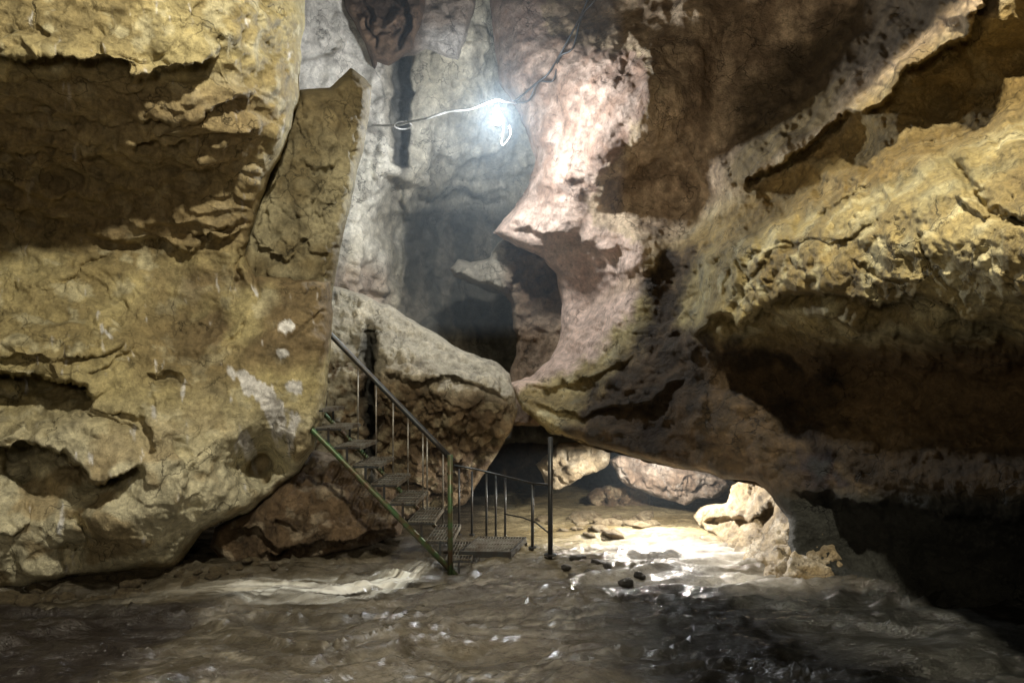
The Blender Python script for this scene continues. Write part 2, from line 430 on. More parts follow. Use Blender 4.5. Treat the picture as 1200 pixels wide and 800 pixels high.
    def paint(V, q, h, N):
        n = fbm(V * 1.6, 4); n2 = fbm(V * 5 + 7, 4)
        c = mixc((0.49, 0.415, 0.215), (0.33, 0.265, 0.13), 0.5 + 1.2 * n)
        c = mixc(c, np.array((0.58, 0.52, 0.33)), sstep(0.15, 0.5, n2))
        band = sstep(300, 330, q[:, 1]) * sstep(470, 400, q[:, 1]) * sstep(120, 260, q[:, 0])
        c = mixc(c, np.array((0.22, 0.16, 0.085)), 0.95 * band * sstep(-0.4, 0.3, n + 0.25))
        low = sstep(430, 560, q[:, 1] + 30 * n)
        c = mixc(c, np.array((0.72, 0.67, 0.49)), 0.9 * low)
        mud = sstep(0.05, 0.35, fbm(V * 2.2 + 13, 3)) * low
        c = mixc(c, np.array((0.36, 0.25, 0.11)), 0.6 * mud)
        # white calcite running down in streaks
        w = np.zeros(len(q))
        for (cx, cy, rx, ry, rot, a) in [(300, 455, 50, 9, 38, 1), (325, 490, 26, 11, 70, 1), (345, 455, 13, 10, 30, .9), (338, 382, 9, 6, 0, .9),
                                         (331, 413, 6, 4, 0, .8), (130, 395, 14, 5, 50, .5), (292, 520, 40, 9, 75, .5), (338, 510, 22, 7, 90, .7)]:
            w = np.maximum(w, a * -bump(q, cx, cy, rx, ry, rot, 1.0))
        sn = fbm(np.c_[q[:, 0] * 0.09, q[:, 1] * 0.025, q[:, 0] * 0.02], 4)
        c = mixc(c, np.array((0.88, 0.86, 0.85)), sstep(0.27, 0.42, w + 0.42 * sn))
        d = sstep(60, 120, q[:, 1]) * sstep(310, 270, q[:, 1]) * sstep(350, 280, q[:, 0])  # shade under the overhang, put into the colour
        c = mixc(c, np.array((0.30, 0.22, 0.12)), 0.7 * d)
        return np.clip(c * (1 + 2.0 * np.clip(h, -0.15, 0.08))[:, None], 0.02, 0.9)  # cavity shading painted in: hollows of the relief go darker
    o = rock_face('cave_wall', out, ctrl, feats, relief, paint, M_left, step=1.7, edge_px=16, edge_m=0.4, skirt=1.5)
    return tag(o, 'tan limestone cave wall with dark overhang above a bulging pale foot', kind='structure')


def rock_slab():
    out = [(284, 345), (280, 300), (300, 240), (325, 170), (343, 125), (352, 105), (386, 103), (398, 92), (411, 79), (425, 90),
           (437, 102), (433, 135), (425, 175), (413, 230), (401, 285), (393, 325), (389, 350), (340, 352)]
    ctrl = [(290, 340, 5.85), (300, 250, 5.95), (345, 130, 6.1), (370, 110, 6.15), (411, 85, 6.2), (432, 110, 6.3), (420, 180, 6.2), (400, 280, 6.0), (390, 340, 5.9), (350, 220, 5.95), (345, 300, 5.85)]
    feats = [
        lambda q: crack(q, [(352, 190), (362, 198), (385, 200), (400, 185)], 2.0, 0.07),
        lambda q: crack(q, [(336, 235), (345, 250), (343, 275), (360, 290)], 2.0, 0.06),
        lambda q: crack(q, [(395, 215), (398, 240), (372, 258), (370, 225)], 2.0, 0.05),
        lambda q: ledge(q, [(300, 285), (315, 300), (335, 306), (355, 300)], 0.04, 0.08, 9, 8, 2),
        lambda q: crack(q, [(355, 290), (385, 300), (398, 290)], 2.4, 0.08),
        lambda q: ledge(q, [(338, 150), (330, 185), (318, 215), (308, 250), (300, 285)], -0.08, -0.08, 8, 12, 3),
    ]

    def relief(V, q):
        g1, g2, gv = worley(V * 3.0 + 0.4 * fbm(V * 3, 3)[:, None])
        return 0.03 * fbm(V * 2, 3) + 0.03 * fbm(V * 6, 5) + 0.04 * (gv - 0.5) - 0.05 * np.exp(-((g2 - g1) / 0.05) ** 2)

    def paint(V, q, h, N):
        n = fbm(V * 2.5, 4)
        c = mixc((0.33, 0.29, 0.18), (0.17, 0.135, 0.07), 0.5 + 1.2 * n)
        c = mixc(c, np.array((0.16, 0.125, 0.065)), sstep(190, 110, q[:, 1] + 40 * n))
        return np.clip(c * (1 + 3 * np.clip(h, -0.1, 0.08))[:, None], 0.02, 0.9)  # relief hollows shaded in the colour
    o = rock_face('rock_slab', out, ctrl, feats, relief, paint, M_left, step=1.6, edge_px=13, edge_m=0.3, skirt=0.7, rough_px=1.6)
    return tag(o, 'upright cracked olive rock slab with a pointed top leaning against the tan wall', 'rock slab')


# ------------------------------------------------------------------ the shaft behind
def back_wall():
    out = [(300, -120), (760, -120), (760, 520), (300, 520)]
    ctrl = [(310, -100, 8.4), (310, 30, 8.3), (350, 40, 8.65), (350, 110, 8.75), (310, 200, 9.0), (310, 500, 10.0), (400, 0, 9.2), (400, 100, 9.2), (445, 90, 9.25), (440, 200, 9.3), (430, 300, 9.3), (460, 200, 9.35), (440, 335, 9.5),
            (475, 60, 9.7), (490, 140, 9.8), (520, 90, 9.7), (550, 60, 9.6), (540, 150, 10.2), (580, 180, 10.9), (640, 100, 11.2), (640, 200, 11.3),
            (480, 215, 9.9), (500, 260, 11.6), (550, 260, 12.0), (488, 300, 11.2), (540, 330, 11.8), (600, 330, 11.7), (475, 370, 10.4), (540, 400, 11.0),
            (620, 420, 11.0), (750, 200, 11.5), (750, 500, 11), (500, 500, 10), (750, -100, 11.3), (550, -100, 9.8)]
    feats = [
        lambda q: ledge(q, [(476, 208), (474, 260), (470, 340)], 0.10, 0.35, 10, 20, 4),
        lambda q: crack(q, [(471, 60), (471, 120), (473, 200)], 7, 0.55),  # groove added in place of a cast shadow strip
        lambda q: ledge(q, [(400, 335), (440, 345), (468, 340)], 0.06, 0.2, 10, 12, 3),
        lambda q: ledge(q, [(480, 232), (530, 226), (600, 238)], 0.05, 0.25, 20, 14, 4),
        lambda q: crack(q, [(420, 100), (445, 150), (430, 210), (450, 260)], 2.0, 0.05),
        lambda q: ledge(q, [(545, 320), (548, 360), (540, 400)], 0.15, 0.2, 12, 10, 4),
        lambda q: ledge(q, [(520, 235), (515, 300), (510, 380)], 0.1, 0.1, 10, 10, 4),
    ]

    def relief(V, q):
        v = V * np.array([2.2, 2.2, 0.7])
        g1, g2, gv = worley(V * np.array([1.1, 1.1, 0.8]) + 0.3 * fbm(V * 2, 3)[:, None])
        return 0.10 * fbm(V * 0.8, 3) + 0.08 * fbm(v, 4) + 0.03 * fbm(V * 4, 5, 0.6) + 0.10 * (gv - 0.5) - 0.06 * np.exp(-((g2 - g1) / 0.03) ** 2)

    def paint(V, q, h, N):
        n = fbm(V * 0.9, 4)
        c = mixc((0.66, 0.63, 0.54), (0.48, 0.44, 0.34), 0.5 + n)
        low = sstep(225, 260, q[:, 1]) * sstep(462, 480, q[:, 0])  # shadow inside the hollow, painted as dark rock
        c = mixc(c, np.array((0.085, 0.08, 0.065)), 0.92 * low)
        st = sstep(0.1, 0.45, fbm(np.c_[q[:, 0] * 0.06, q[:, 1] * 0.012, q[:, 0] * 0.01], 4))
        c = mixc(c, np.array((0.26, 0.23, 0.18)), 0.55 * st)
        strip = np.exp(-((q[:, 0] - 471) / 9) ** 4) * sstep(60, 75, q[:, 1]) * sstep(210, 190, q[:, 1])  # cast shadow strip painted on the wall
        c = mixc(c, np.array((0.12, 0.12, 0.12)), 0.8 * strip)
        c = mixc(c, np.array((0.80, 0.77, 0.70)), sstep(215, 90, q[:, 1]) * sstep(470, 440, q[:, 0]))  # lamp light on the upper left painted in as near-white
        br = sstep(290, 330, q[:, 1]) * sstep(470, 440, q[:, 0])
        c = mixc(c, np.array((0.34, 0.24, 0.18)), 0.6 * br)
        return np.clip(c * (1 + 1.5 * np.clip(h, -0.2, 0.1))[:, None], 0.02, 0.9)  # painted cavity shading from the relief height
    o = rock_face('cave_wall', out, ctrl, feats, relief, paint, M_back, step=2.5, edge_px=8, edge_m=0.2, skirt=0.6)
    return tag(o, 'pale grey rear wall of the lamp-lit shaft with a dark hollow low down', kind='structure')


def hanging(name, out, d0, d1, cA, cB, label, holes=False, seed=0.0):
    O = np.array(out, float); xa, xb = O[:, 0].min(), O[:, 0].max()
    ctrl = [(xa, -60, d0), (xb, -60, d1), (xa, 60, d0 - .1), (xb, 60, d1 - .1), ((xa + xb) / 2, -60, (d0 + d1) / 2 - .25), ((xa + xb) / 2, 40, (d0 + d1) / 2 - .25), ((xa + xb) / 2, 100, (d0 + d1) / 2)]
    feats = []
    if not holes:
        feats = [lambda q: ledge(q, [(425, 20), (440, 45), (455, 40), (475, 10)], 0.1, 0.2, 10, 8, 2),
                 lambda q: crack(q, [(470, -20), (478, 20), (468, 55)], 3, 0.25),
                 lambda q: crack(q, [(420, -10), (436, 30), (440, 60)], 3, 0.15)]

    def relief(V, q):
        f1, f2, iv = worley(V * (4.5 if holes else 3.0) + seed)
        return 0.05 * fbm(V * 2 + seed, 4) + 0.03 * fbm(V * 6, 4) + (-0.12 * np.exp(-(f1 / 0.3) ** 2) if holes else 0.06 * (iv - 0.5))

    def paint(V, q, h, N):
        n = fbm(V * 2.2 + seed, 4)
        c = mixc(cA, cB, 0.5 + 1.3 * n)
        if holes:
            c = mixc(c, np.array((0.7, 0.66, 0.62)), sstep(20, 50, q[:, 1] + 12 * n) * sstep(480, 510, q[:, 0]))  # lamp light on the lower rim, painted pale
        return np.clip(c * (1 + 3 * np.clip(h, -0.15, 0.08))[:, None], 0.02, 0.9)  # colour darkens in the hollows as cavity shading
    o = rock_face(name, out, ctrl, feats, relief, paint, M_rubble, step=1.6, edge_px=7, edge_m=0.25, skirt=0.9)
    return tag(o, label, 'hanging rock')


def shelf_rock():
    out = [(526, 314), (534, 306), (552, 309), (572, 302), (584, 285), (600, 272), (670, 280), (720, 380), (720, 500), (600, 500), (592, 460), (600, 430), (606, 395), (600, 362),
           (592, 345), (565, 335), (545, 329), (530, 325)]
    ctrl = [(530, 318, 9.6), (570, 318, 9.5), (600, 320, 9.5), (600, 290, 9.7), (640, 330, 9.6), (700, 400, 9.4), (620, 380, 9.6), (650, 440, 9.2), (700, 490, 9.0), (600, 480, 9.0), (610, 430, 9.5)]
    feats = [lambda q: ledge(q, [(525, 322), (560, 328), (592, 342), (605, 325), (608, 300)], 0.12, 0.15, 8, 10, 3),
             lambda q: bump(q, 590, 330, 16, 12, 40, 0.2)]

    def relief(V, q):
        g1, g2, gv = worley(V * 3.5)
        return 0.09 * fbm(V * 2, 4) + 0.05 * fbm(V * 7, 5, 0.6) + 0.08 * (gv - 0.5)

    def paint(V, q, h, N):
        n = fbm(V * 2.2, 4)
        c = mixc((0.34, 0.25, 0.17), (0.20, 0.135, 0.085), 0.5 + n)
        c = mixc(c, np.array((0.36, 0.32, 0.25)), sstep(605, 580, q[:, 0]) * sstep(352, 335, q[:, 1]))
        return np.clip(c * (1 + 3 * np.clip(h, -0.15, 0.08))[:, None], 0.02, 0.9)  # hollows shaded by colour
    o = rock_face('rock_shelf', out, ctrl, feats, relief, paint, M_rubble, step=1.6, edge_px=7, edge_m=0.3, skirt=0.9, rough_px=4.0)
    return tag(o, 'brown rock with a pale pointed shelf jutting into the dark shaft', 'rock')


# ------------------------------------------------------------------ the right wall
def right_wall():
    out = [(574, -70), (574, 0), (579, 60), (584, 96), (600, 118), (615, 150), (627, 185), (622, 215), (605, 243), (577, 272),
           (606, 288), (635, 303), (652, 320), (658, 355), (656, 395), (645, 422), (622, 440), (598, 450), (612, 480), (640, 503),
           (690, 520), (750, 538), (800, 550), (850, 560), (885, 563), (905, 583), (922, 608), (922, 640), (926, 672), (935, 686),
           (960, 698), (1030, 718), (1120, 740), (1200, 762), (1370, 830), (1680, 960), (1680, -70)]
    ctrl = [(576, -60, 9.5), (610, -60, 9.3), (650, -60, 9.3), (690, -60, 9.6), (740, -60, 9.1), (800, -60, 8.2), (850, -60, 7.8), (950, -60, 7.0), (1050, -60, 6.0), (1200, -60, 4.0), (1360, -60, 3.2),
            (578, 20, 9.4), (605, 20, 9.15), (630, 25, 8.95), (690, 20, 8.95), (740, 20, 8.55), (800, 20, 7.5), (850, 20, 7.4), (900, 20, 7.2), (960, 20, 7.0), (1020, 20, 6.5),
            (585, 85, 9.35), (620, 85, 8.95), (650, 75, 8.55), (690, 65, 8.05), (735, 80, 7.45), (745, 55, 7.4), (768, 95, 6.9), (800, 95, 7.05), (850, 95, 7.3), (900, 95, 7.1), (960, 90, 6.85),
            (608, 130, 9.25), (650, 130, 8.55), (700, 135, 7.7), (735, 140, 7.2), (760, 140, 6.9), (800, 150, 7.2), (850, 150, 7.15), (890, 150, 6.9),
            (624, 190, 9.05), (650, 190, 8.35), (680, 190, 7.8), (710, 190, 7.45), (735, 200, 7.75), (770, 200, 7.8), (815, 200, 7.7), (848, 205, 6.95), (852, 250, 6.85),
            (608, 245, 8.95), (640, 245, 8.45), (670, 240, 8.2), (720, 245, 8.25), (770, 250, 8.05), (820, 260, 7.65),
            (582, 271, 8.95), (620, 275, 8.6), (660, 275, 8.3), (700, 280, 8.1), (745, 290, 7.4), (775, 290, 7.7),
            (645, 312, 8.95), (680, 315, 8.7), (720, 320, 8.45), (748, 325, 7.4), (785, 320, 7.6), (660, 355, 9.0), (700, 350, 8.75), (738, 355, 7.45), (785, 370, 7.45), (808, 345, 7.3), (658, 395, 8.9), (690, 395, 8.25), (720, 390, 7.6), (760, 410, 7.25),
            (640, 428, 8.5), (670, 420, 8.1), (700, 425, 7.55),
            (600, 450, 7.9), (640, 480, 7.5), (700, 470, 7.3), (760, 460, 6.9), (650, 505, 7.3), (720, 520, 7.0), (790, 540, 6.6), (860, 555, 6.2),
            # the ridge of the upper ledge
            (875, 213, 6.2), (920, 180, 5.7), (1000, 125, 5.0), (1060, 85, 4.5), (1150, 20, 3.9), (1260, -50, 3.3),
            (885, 245, 6.4), (930, 222, 6.2), (1000, 180, 5.7), (1100, 130, 5.1), (1200, 70, 4.5), (1340, 10, 3.7),
            # the lower bulge
            (832, 312, 6.2), (870, 285, 5.8), (930, 255, 5.3), (1000, 215, 4.75), (1100, 185, 4.1), (1200, 165, 3.6), (1350, 150, 2.95),
            (824, 365, 6.3), (870, 350, 5.7), (930, 325, 4.95), (1000, 335, 4.35), (1100, 355, 3.75), (1200, 370, 3.25), (1350, 370, 2.65),
            (820, 380, 6.2), (880, 378, 5.75), (950, 375, 5.0), (1000, 378, 4.4), (1100, 388, 3.8), (1200, 395, 3.28), (1350, 395, 2.7),
            (820, 415, 6.6), (900, 415, 6.35), (1000, 425, 5.8), (1100, 430, 5.2), (1200, 430, 4.6), (1350, 430, 3.9),
            (820, 470, 6.55), (900, 480, 6.25), (1000, 490, 5.75), (1100, 490, 5.1), (1200, 495, 4.5), (1350, 500, 3.8),
            (920, 560, 5.8), (1000, 570, 5.2), (1100, 585, 4.5), (1200, 590, 3.9), (1350, 600, 3.2),
            (1680, -60, 2.45), (1680, 150, 2.25), (1680, 370, 2.1), (1680, 430, 2.8), (1680, 600, 2.6), (1680, 740, 3.2), (1680, 940, 2.6), (1350, 820, 4.0),
            (930, 625, 5.65), (1000, 640, 5.5), (1100, 650, 5.25), (1200, 660, 4.95), (1350, 680, 4.5),
            (935, 675, 5.4), (1030, 700, 5.1), (1120, 720, 4.85), (1200, 740, 4.65), (1350, 780, 4.2)]
    feats = [
        lambda q: ledge(q, [(868, 222), (880, 205), (915, 190), (945, 172), (985, 140), (1010, 132), (1050, 112), (1056, 85), (1085, 70), (1128, 45), (1150, 10), (1180, -40)], 0.20, 0.35, 20, 40, 2.2, 0.05),
        lambda q: ledge(q, [(815, 320), (850, 285), (900, 262), (960, 235), (1010, 205), (1070, 165), (1140, 150), (1230, 138)], -0.08, -0.05, 18, 90, 3.0, 0.06),
        lambda q: ledge(q, [(795, 352), (815, 388), (850, 368), (880, 380), (915, 342), (950, 345), (1000, 350), (1030, 365), (1075, 345), (1130, 372), (1180, 385), (1240, 390)], 0.06, 0.20, 18, 22, 2.5, 0.05),
        lambda q: ledge(q, [(900, 375), (960, 368), (1040, 392), (1120, 398)], 0.10, 0.12, 14, 14, 3),
        lambda q: crack(q, [(1105, 170), (1130, 215), (1160, 248), (1215, 262)], 5, 0.16),
        lambda q: crack(q, [(1040, 175), (1105, 180), (1120, 165)], 2.2, 0.04),
        lambda q: ledge(q, [(1120, 228), (1150, 252), (1215, 258)], 0.08, 0.05, 16, 8, 2.2),
        lambda q: crack(q, [(900, 290), (960, 285), (1005, 282), (1025, 255)], 2.4, 0.09),
        lambda q: crack(q, [(860, 300), (872, 330), (905, 300), (935, 290)], 3.0, 0.10),
        lambda q: crack(q, [(1075, 260), (1085, 310), (1115, 335), (1135, 365)], 2.2, 0.07),
        lambda q: crack(q, [(1000, 310), (1030, 325), (1070, 330)], 2.2, 0.09),
        lambda q: crack(q, [(940, 265), (985, 238), (1010, 215), (1050, 205)], 2.6, 0.10),
        lambda q: crack(q, [(838, 300), (850, 318), (852, 350)], 3.5, 0.13),
        # arch hollow and fin lines on the middle face
        lambda q: -bump(q, 842, 60, 18, 60, 5, 0.10),
        
        
        lambda q: ledge(q, [(1025, 20), (1018, 60), (1000, 85), (985, 105)], 0.07, 0.1, 10, 10, 2.5),
        # ripples of the pink curtain
        lambda q: ledge(q, [(590, 268), (640, 272), (690, 285), (745, 296)], 0.07, 0.10, 12, 10, 3),
        lambda q: ledge(q, [(598, 452), (650, 455), (700, 440), (740, 415)], 0.05, 0.10, 10, 14, 3),
        lambda q: ledge(q, [(610, 470), (680, 485), (760, 470), (800, 440)], 0.05, 0.10, 12, 14, 3),
        # rounded ceiling lobes under the lip
        lambda q: bump(q, 830, 495, 24, 26, 10, 0.16), lambda q: bump(q, 818, 478, 8, 12, 0, 0.12), lambda q: bump(q, 865, 500, 26, 30, 20, 0.12),
        lambda q: bump(q, 930, 520, 50, 40, 20, 0.14), lambda q: bump(q, 1050, 520, 70, 40, 10, 0.16), lambda q: bump(q, 1150, 560, 70, 40, 5, 0.18),
        lambda q: bump(q, 950, 440, 50, 24, 0, 0.10), lambda q: bump(q, 1100, 455, 40, 34, 0, 0.14),
        lambda q: ledge(q, [(930, 575), (1010, 590), (1080, 595), (1140, 610), (1240, 612)], 0.06, 0.20, 24, 24, 4),
    ]

    def relief(V, q):
        cur = sstep(770, 700, q[:, 0])
        mid = sstep(700, 780, q[:, 0]) * sstep(60, -30, (q[:, 1] - 210) + (q[:, 0] - 880) * 0.72)
        low = sstep(395, 430, q[:, 1]) * sstep(690, 760, q[:, 0])
        lit = np.clip(1 - cur - mid - low, 0, 1)
        sk = V @ np.array([[0.8, 0.35, 0.0], [0.5, 0.9, 0.2], [0.5, -0.2, 1.0]])
        r_lit = 0.05 * fbm(sk * np.array([0.5, 1.2, 1.2]), 3) + 0.008 * fbm(V * 8, 4)
        wob = 1.1 * fbm(V * 1.1, 3) + 0.25 * fbm(V * 4.0, 3)
        r_lit += 0.075 * (terrace(V, (0.25, -0.35, -0.85), 2.3, wob) - 0.3) * sstep(-0.25, 0.25, fbm(V * 0.9 + 40, 2))
        r_lit += 0.030 * (terrace(V, (0.75, 0.45, 0.35), 3.1, 1.3 * wob + 0.4, 0.15) - 0.3)
        g1, g2, gv = worley(sk * np.array([0.7, 1.3, 1.3]) + 0.35 * fbm(V * 2.4, 3)[:, None])
        r_lit += 0.04 * (gv - 0.5) - 0.04 * np.exp(-((g2 - g1) / 0.025) ** 2) + 0.010 * fbm(sk * np.array([4, 16, 14]), 4, 0.6)
        r_lit = r_lit * (1 - 0.55 * sstep(960, 1060, q[:, 0]))
        fl = V @ np.array([[0.8, 0.3, 0.5], [0.3, 0.9, -0.2], [-0.5, 0.1, 0.85]])
        r_cur = 0.030 * fbm(V * 1.8, 3) + 0.012 * fbm(fl * np.array([9, 5, 3.5]), 4, 0.55) + 0.012 * (ridged(fl * np.array([5, 4, 2.0]), 3) - .8) * sstep(740, 690, q[:, 0])
        r_mid = 0.05 * fbm(V * np.array([2.0, 2.0, 0.9]), 3) + 0.030 * (ridged(fl * np.array([1.6, 1.6, 0.8]), 3) - 0.8) + 0.008 * fbm(V * np.array([7, 7, 3.0]), 4, 0.55)
        r_low = 0.06 * fbm(V * 1.6, 4) + 0.008 * fbm(V * 6, 3)
        return cur * r_cur + mid * r_mid + low * r_low + lit * r_lit

    def paint(V, q, h, N):
        n = fbm(V * 1.2, 4); n2 = fbm(V * 4 + 3, 4)
        c = mixc((0.44, 0.355, 0.17), (0.26, 0.195, 0.085), 0.5 + 1.3 * n)
        c = mixc(c, np.array((0.56, 0.49, 0.29)), sstep(0.1, 0.5, n2))
        grey = sstep(0.0, 0.4, fbm(V * 1.7 + 21, 3)) * sstep(1000, 1100, q[:, 0])
        c = mixc(c, np.array((0.30, 0.27, 0.16)), 0.6 * grey)
        zone = [(540, -80), (640, -80), (642, 30), (690, 52), (748, 56), (768, 100), (742, 160), (694, 232), (696, 262), (754, 284), (758, 322), (738, 375), (695, 418), (645, 446), (590, 462), (540, 270)]  # outline follows the lamp-lit ribbon; its light edge is painted into the pink
        sd = seg_near(q, zone)[0] * np.where(inside(q, zone), 1, -1)
        cur = sstep(-9, 9, sd + 9 * n2 + 5 * fbm(V * 9, 3))
        pink = mixc((0.44, 0.325, 0.26), (0.28, 0.18, 0.13), 0.5 + 1.2 * n2)
        pink = mixc(pink, np.array((0.70, 0.52, 0.42)), 0.8 * sstep(215, 270, q[:, 1]))  # lower ribbon painted lighter to make up for lamp falloff
        tng = sstep(75, 40, q[:, 1] + 12 * n2) * sstep(630, 660, q[:, 0] + 10 * n2)  # shaded tongue at the top, painted darker
        pink = mixc(pink, np.array((0.24, 0.17, 0.115)), 0.6 * tng)
        c = mixc(c, pink, cur)
        mid = np.clip(sstep(850, 790, q[:, 0] + 12 * n2) * sstep(450, 400, q[:, 1]) + sstep(740, 790, q[:, 0]), 0, 1) * (1 - cur) * sstep(40, -20, (q[:, 1] - 205) + (q[:, 0] - 880) * 0.72)
        c = mixc(c, mixc((0.58, 0.44, 0.30), (0.28, 0.20, 0.13), 0.5 + 1.5 * fbm(V * np.array([3, 3, 1.4]) + 3, 5, 0.6) + 6 * h), mid)  # colour raised to lift this shaded face
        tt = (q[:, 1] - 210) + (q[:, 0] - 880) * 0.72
        c = mixc(c, mixc((0.15, 0.11, 0.065), (0.09, 0.065, 0.04), 0.5 + n2), sstep(-150, -105, tt + 14 * n2) * sstep(-12, -38, tt + 14 * n2) * sstep(838, 880, q[:, 0]))  # painted dark to dim the lamp-lit strip above the ridge
        c = mixc(c, mixc((0.27, 0.20, 0.095), (0.16, 0.115, 0.055), 0.5 + n2), sstep(-55, -35, tt + 10 * n2) * sstep(4, -10, tt + 6 * n2) * sstep(832, 870, q[:, 0]) * sstep(1010, 960, q[:, 0]))  # same dimming by colour along the ridge, kept yellowish
        und = sstep(0, 25, (q[:, 1] - 210) + (q[:, 0] - 880) * 0.72) * sstep(20, -10, (q[:, 1] - 270) + (q[:, 0] - 880) * 0.42)  # shadow of the upper ridge painted onto the band below it
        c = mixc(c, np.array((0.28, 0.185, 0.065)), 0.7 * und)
        low = sstep(390, 420, q[:, 1]) * sstep(700, 780, q[:, 0])  # shade below the lip, put into the colour
        c = mixc(c, mixc((0.26, 0.175, 0.09), (0.15, 0.10, 0.052), 0.5 + n), low)
        shade_zone = [(650, 512), (684, 462), (722, 428), (752, 380), (756, 318), (776, 285), (822, 282), (812, 330), (800, 372), (850, 400), (930, 415), (985, 450), (985, 600), (900, 600), (860, 575), (760, 552), (690, 532)]  # shade of the underside and beyond the rim, painted as dark brown
        sd2 = seg_near(q, shade_zone)[0] * np.where(inside(q, shade_zone), 1, -1)
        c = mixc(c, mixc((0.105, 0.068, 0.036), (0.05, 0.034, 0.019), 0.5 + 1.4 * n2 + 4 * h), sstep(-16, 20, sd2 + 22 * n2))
        c = c * (1 - 0.6 * sstep(500, 545, q[:, 1]) * sstep(900, 960, q[:, 0]))[:, None]  # underside shade at lower right painted deeper
        dk = np.maximum(sstep(612, 640, q[:, 1]) * sstep(930, 960, q[:, 0]), sstep(566, 590, q[:, 1]) * sstep(880, 905, q[:, 0]))  # shadow on the column and wall foot, painted near-black
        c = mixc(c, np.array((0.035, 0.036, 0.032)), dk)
        return np.clip(c * (1 + 2.0 * np.clip(h, -0.2, 0.1))[:, None], 0.02, 0.9)  # painted cavity shading, hollows darker

    def sk(q):
        L = np.full(len(q), 1.2)
        L = np.where((q[:, 1] > 445) & (q[:, 0] < 932), 0.08, L)
        L = np.where((q[:, 1] < 300) & (q[:, 0] < 700), 0.6, L)
        return L
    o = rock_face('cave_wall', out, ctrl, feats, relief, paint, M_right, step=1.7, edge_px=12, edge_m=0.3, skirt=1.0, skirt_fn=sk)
    return tag(o, 'huge overhanging rock wall with pink curtain edge and jagged yellow ledges', kind='structure')


# ------------------------------------------------------------------ boulders
def boulder_face(name, out, ctrl, feats, cols, label, rel=1.0, step=1.6, skirt=0.8, edge_px=9, edge_m=0.35, cat='boulder', topw=None, group=None, mat=None, seed=0.0, rough_px=2.6):
    def relief(V, q):
        g1, g2, gv = worley(V * 3.2 + seed + 0.4 * fbm(V * 3, 3)[:, None])
        return rel * (0.05 * fbm(V * 2.2 + seed, 4) + 0.035 * fbm(V * 7 + seed, 5) + 0.05 * (gv - 0.5) - 0.03 * np.exp(-((g2 - g1) / 0.06) ** 2))

    def paint(V, q, h, N):
        n = fbm(V * 2.4 + seed, 4)
        c = mixc(cols[0], cols[1], 0.5 + 1.2 * n)
        if len(cols) > 2: c = mixc(c, np.array(cols[2]), sstep(0.2, 0.5, fbm(V * 5 + 4 + seed, 4)))
        if topw is not None: c = topw(c, V, q, N, n)
        return np.clip(c * (1 + 3 * np.clip(h, -0.15, 0.08))[:, None], 0.02, 0.9)  # relief height darkens hollows, shading in the colour
    o = rock_face(name, out, ctrl, feats, relief, paint, mat or M_rubble, step=step, edge_px=edge_px, edge_m=edge_m, skirt=skirt, warp=3.0, rough_px=rough_px)
    return tag(o, label, cat, group)


def stair_boulder():
    out = [(372, 330), (388, 333), (405, 338), (430, 348), (462, 361), (500, 385), (540, 409), (580, 425), (597, 438), (601, 455), (606, 480), (600, 505),
           (582, 532), (566, 556), (548, 590), (430, 620), (360, 600), (350, 480)]
    ctrl = [(380, 340, 8.2), (430, 352, 8.2), (500, 392, 8.1), (560, 422, 7.9), (595, 442, 7.7), (380, 380, 7.9), (430, 385, 7.8), (470, 400, 7.6), (430, 425, 7.5), (500, 432, 7.25), (550, 445, 7.2), (590, 460, 7.3),
            (440, 480, 7.55), (500, 480, 7.35), (560, 490, 7.4), (600, 490, 7.6), (440, 540, 7.8), (500, 535, 7.8), (560, 540, 8.0), (390, 430, 7.7), (390, 500, 7.5), (380, 580, 7.4), (430, 600, 7.7), (550, 590, 8.1)]
    feats = [lambda q: crack(q, [(434, 385), (432, 430), (434, 480), (434, 545)], 6, 0.5),
             lambda q: ledge(q, [(445, 432), (480, 445), (520, 440), (560, 450), (598, 470)], 0.06, 0.12, 14, 20, 3),
             lambda q: ledge(q, [(452, 470), (480, 480), (490, 465)], 0.05, 0.06, 8, 8, 2)]

    def top(c, V, q, N, n):
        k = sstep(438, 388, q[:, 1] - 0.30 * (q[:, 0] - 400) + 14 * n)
        c = mixc(c, np.array((0.58, 0.53, 0.42)), 0.85 * k)  # pale crust, also lightened for lamp light on the top
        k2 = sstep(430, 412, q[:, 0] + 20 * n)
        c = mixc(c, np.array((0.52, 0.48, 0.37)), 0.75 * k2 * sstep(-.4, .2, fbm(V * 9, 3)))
        g = np.exp(-((q[:, 0] - 434) / 9) ** 2) * sstep(375, 400, q[:, 1])  # shade in the open gap painted along the crack
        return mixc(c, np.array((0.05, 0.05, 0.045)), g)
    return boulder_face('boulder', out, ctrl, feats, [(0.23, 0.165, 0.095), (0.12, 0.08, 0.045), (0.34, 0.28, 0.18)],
                        'big brown boulder with pale crusted lamp-lit top behind the metal stairs', rel=1.7, edge_px=6, edge_m=0.25, skirt=1.2, topw=top)


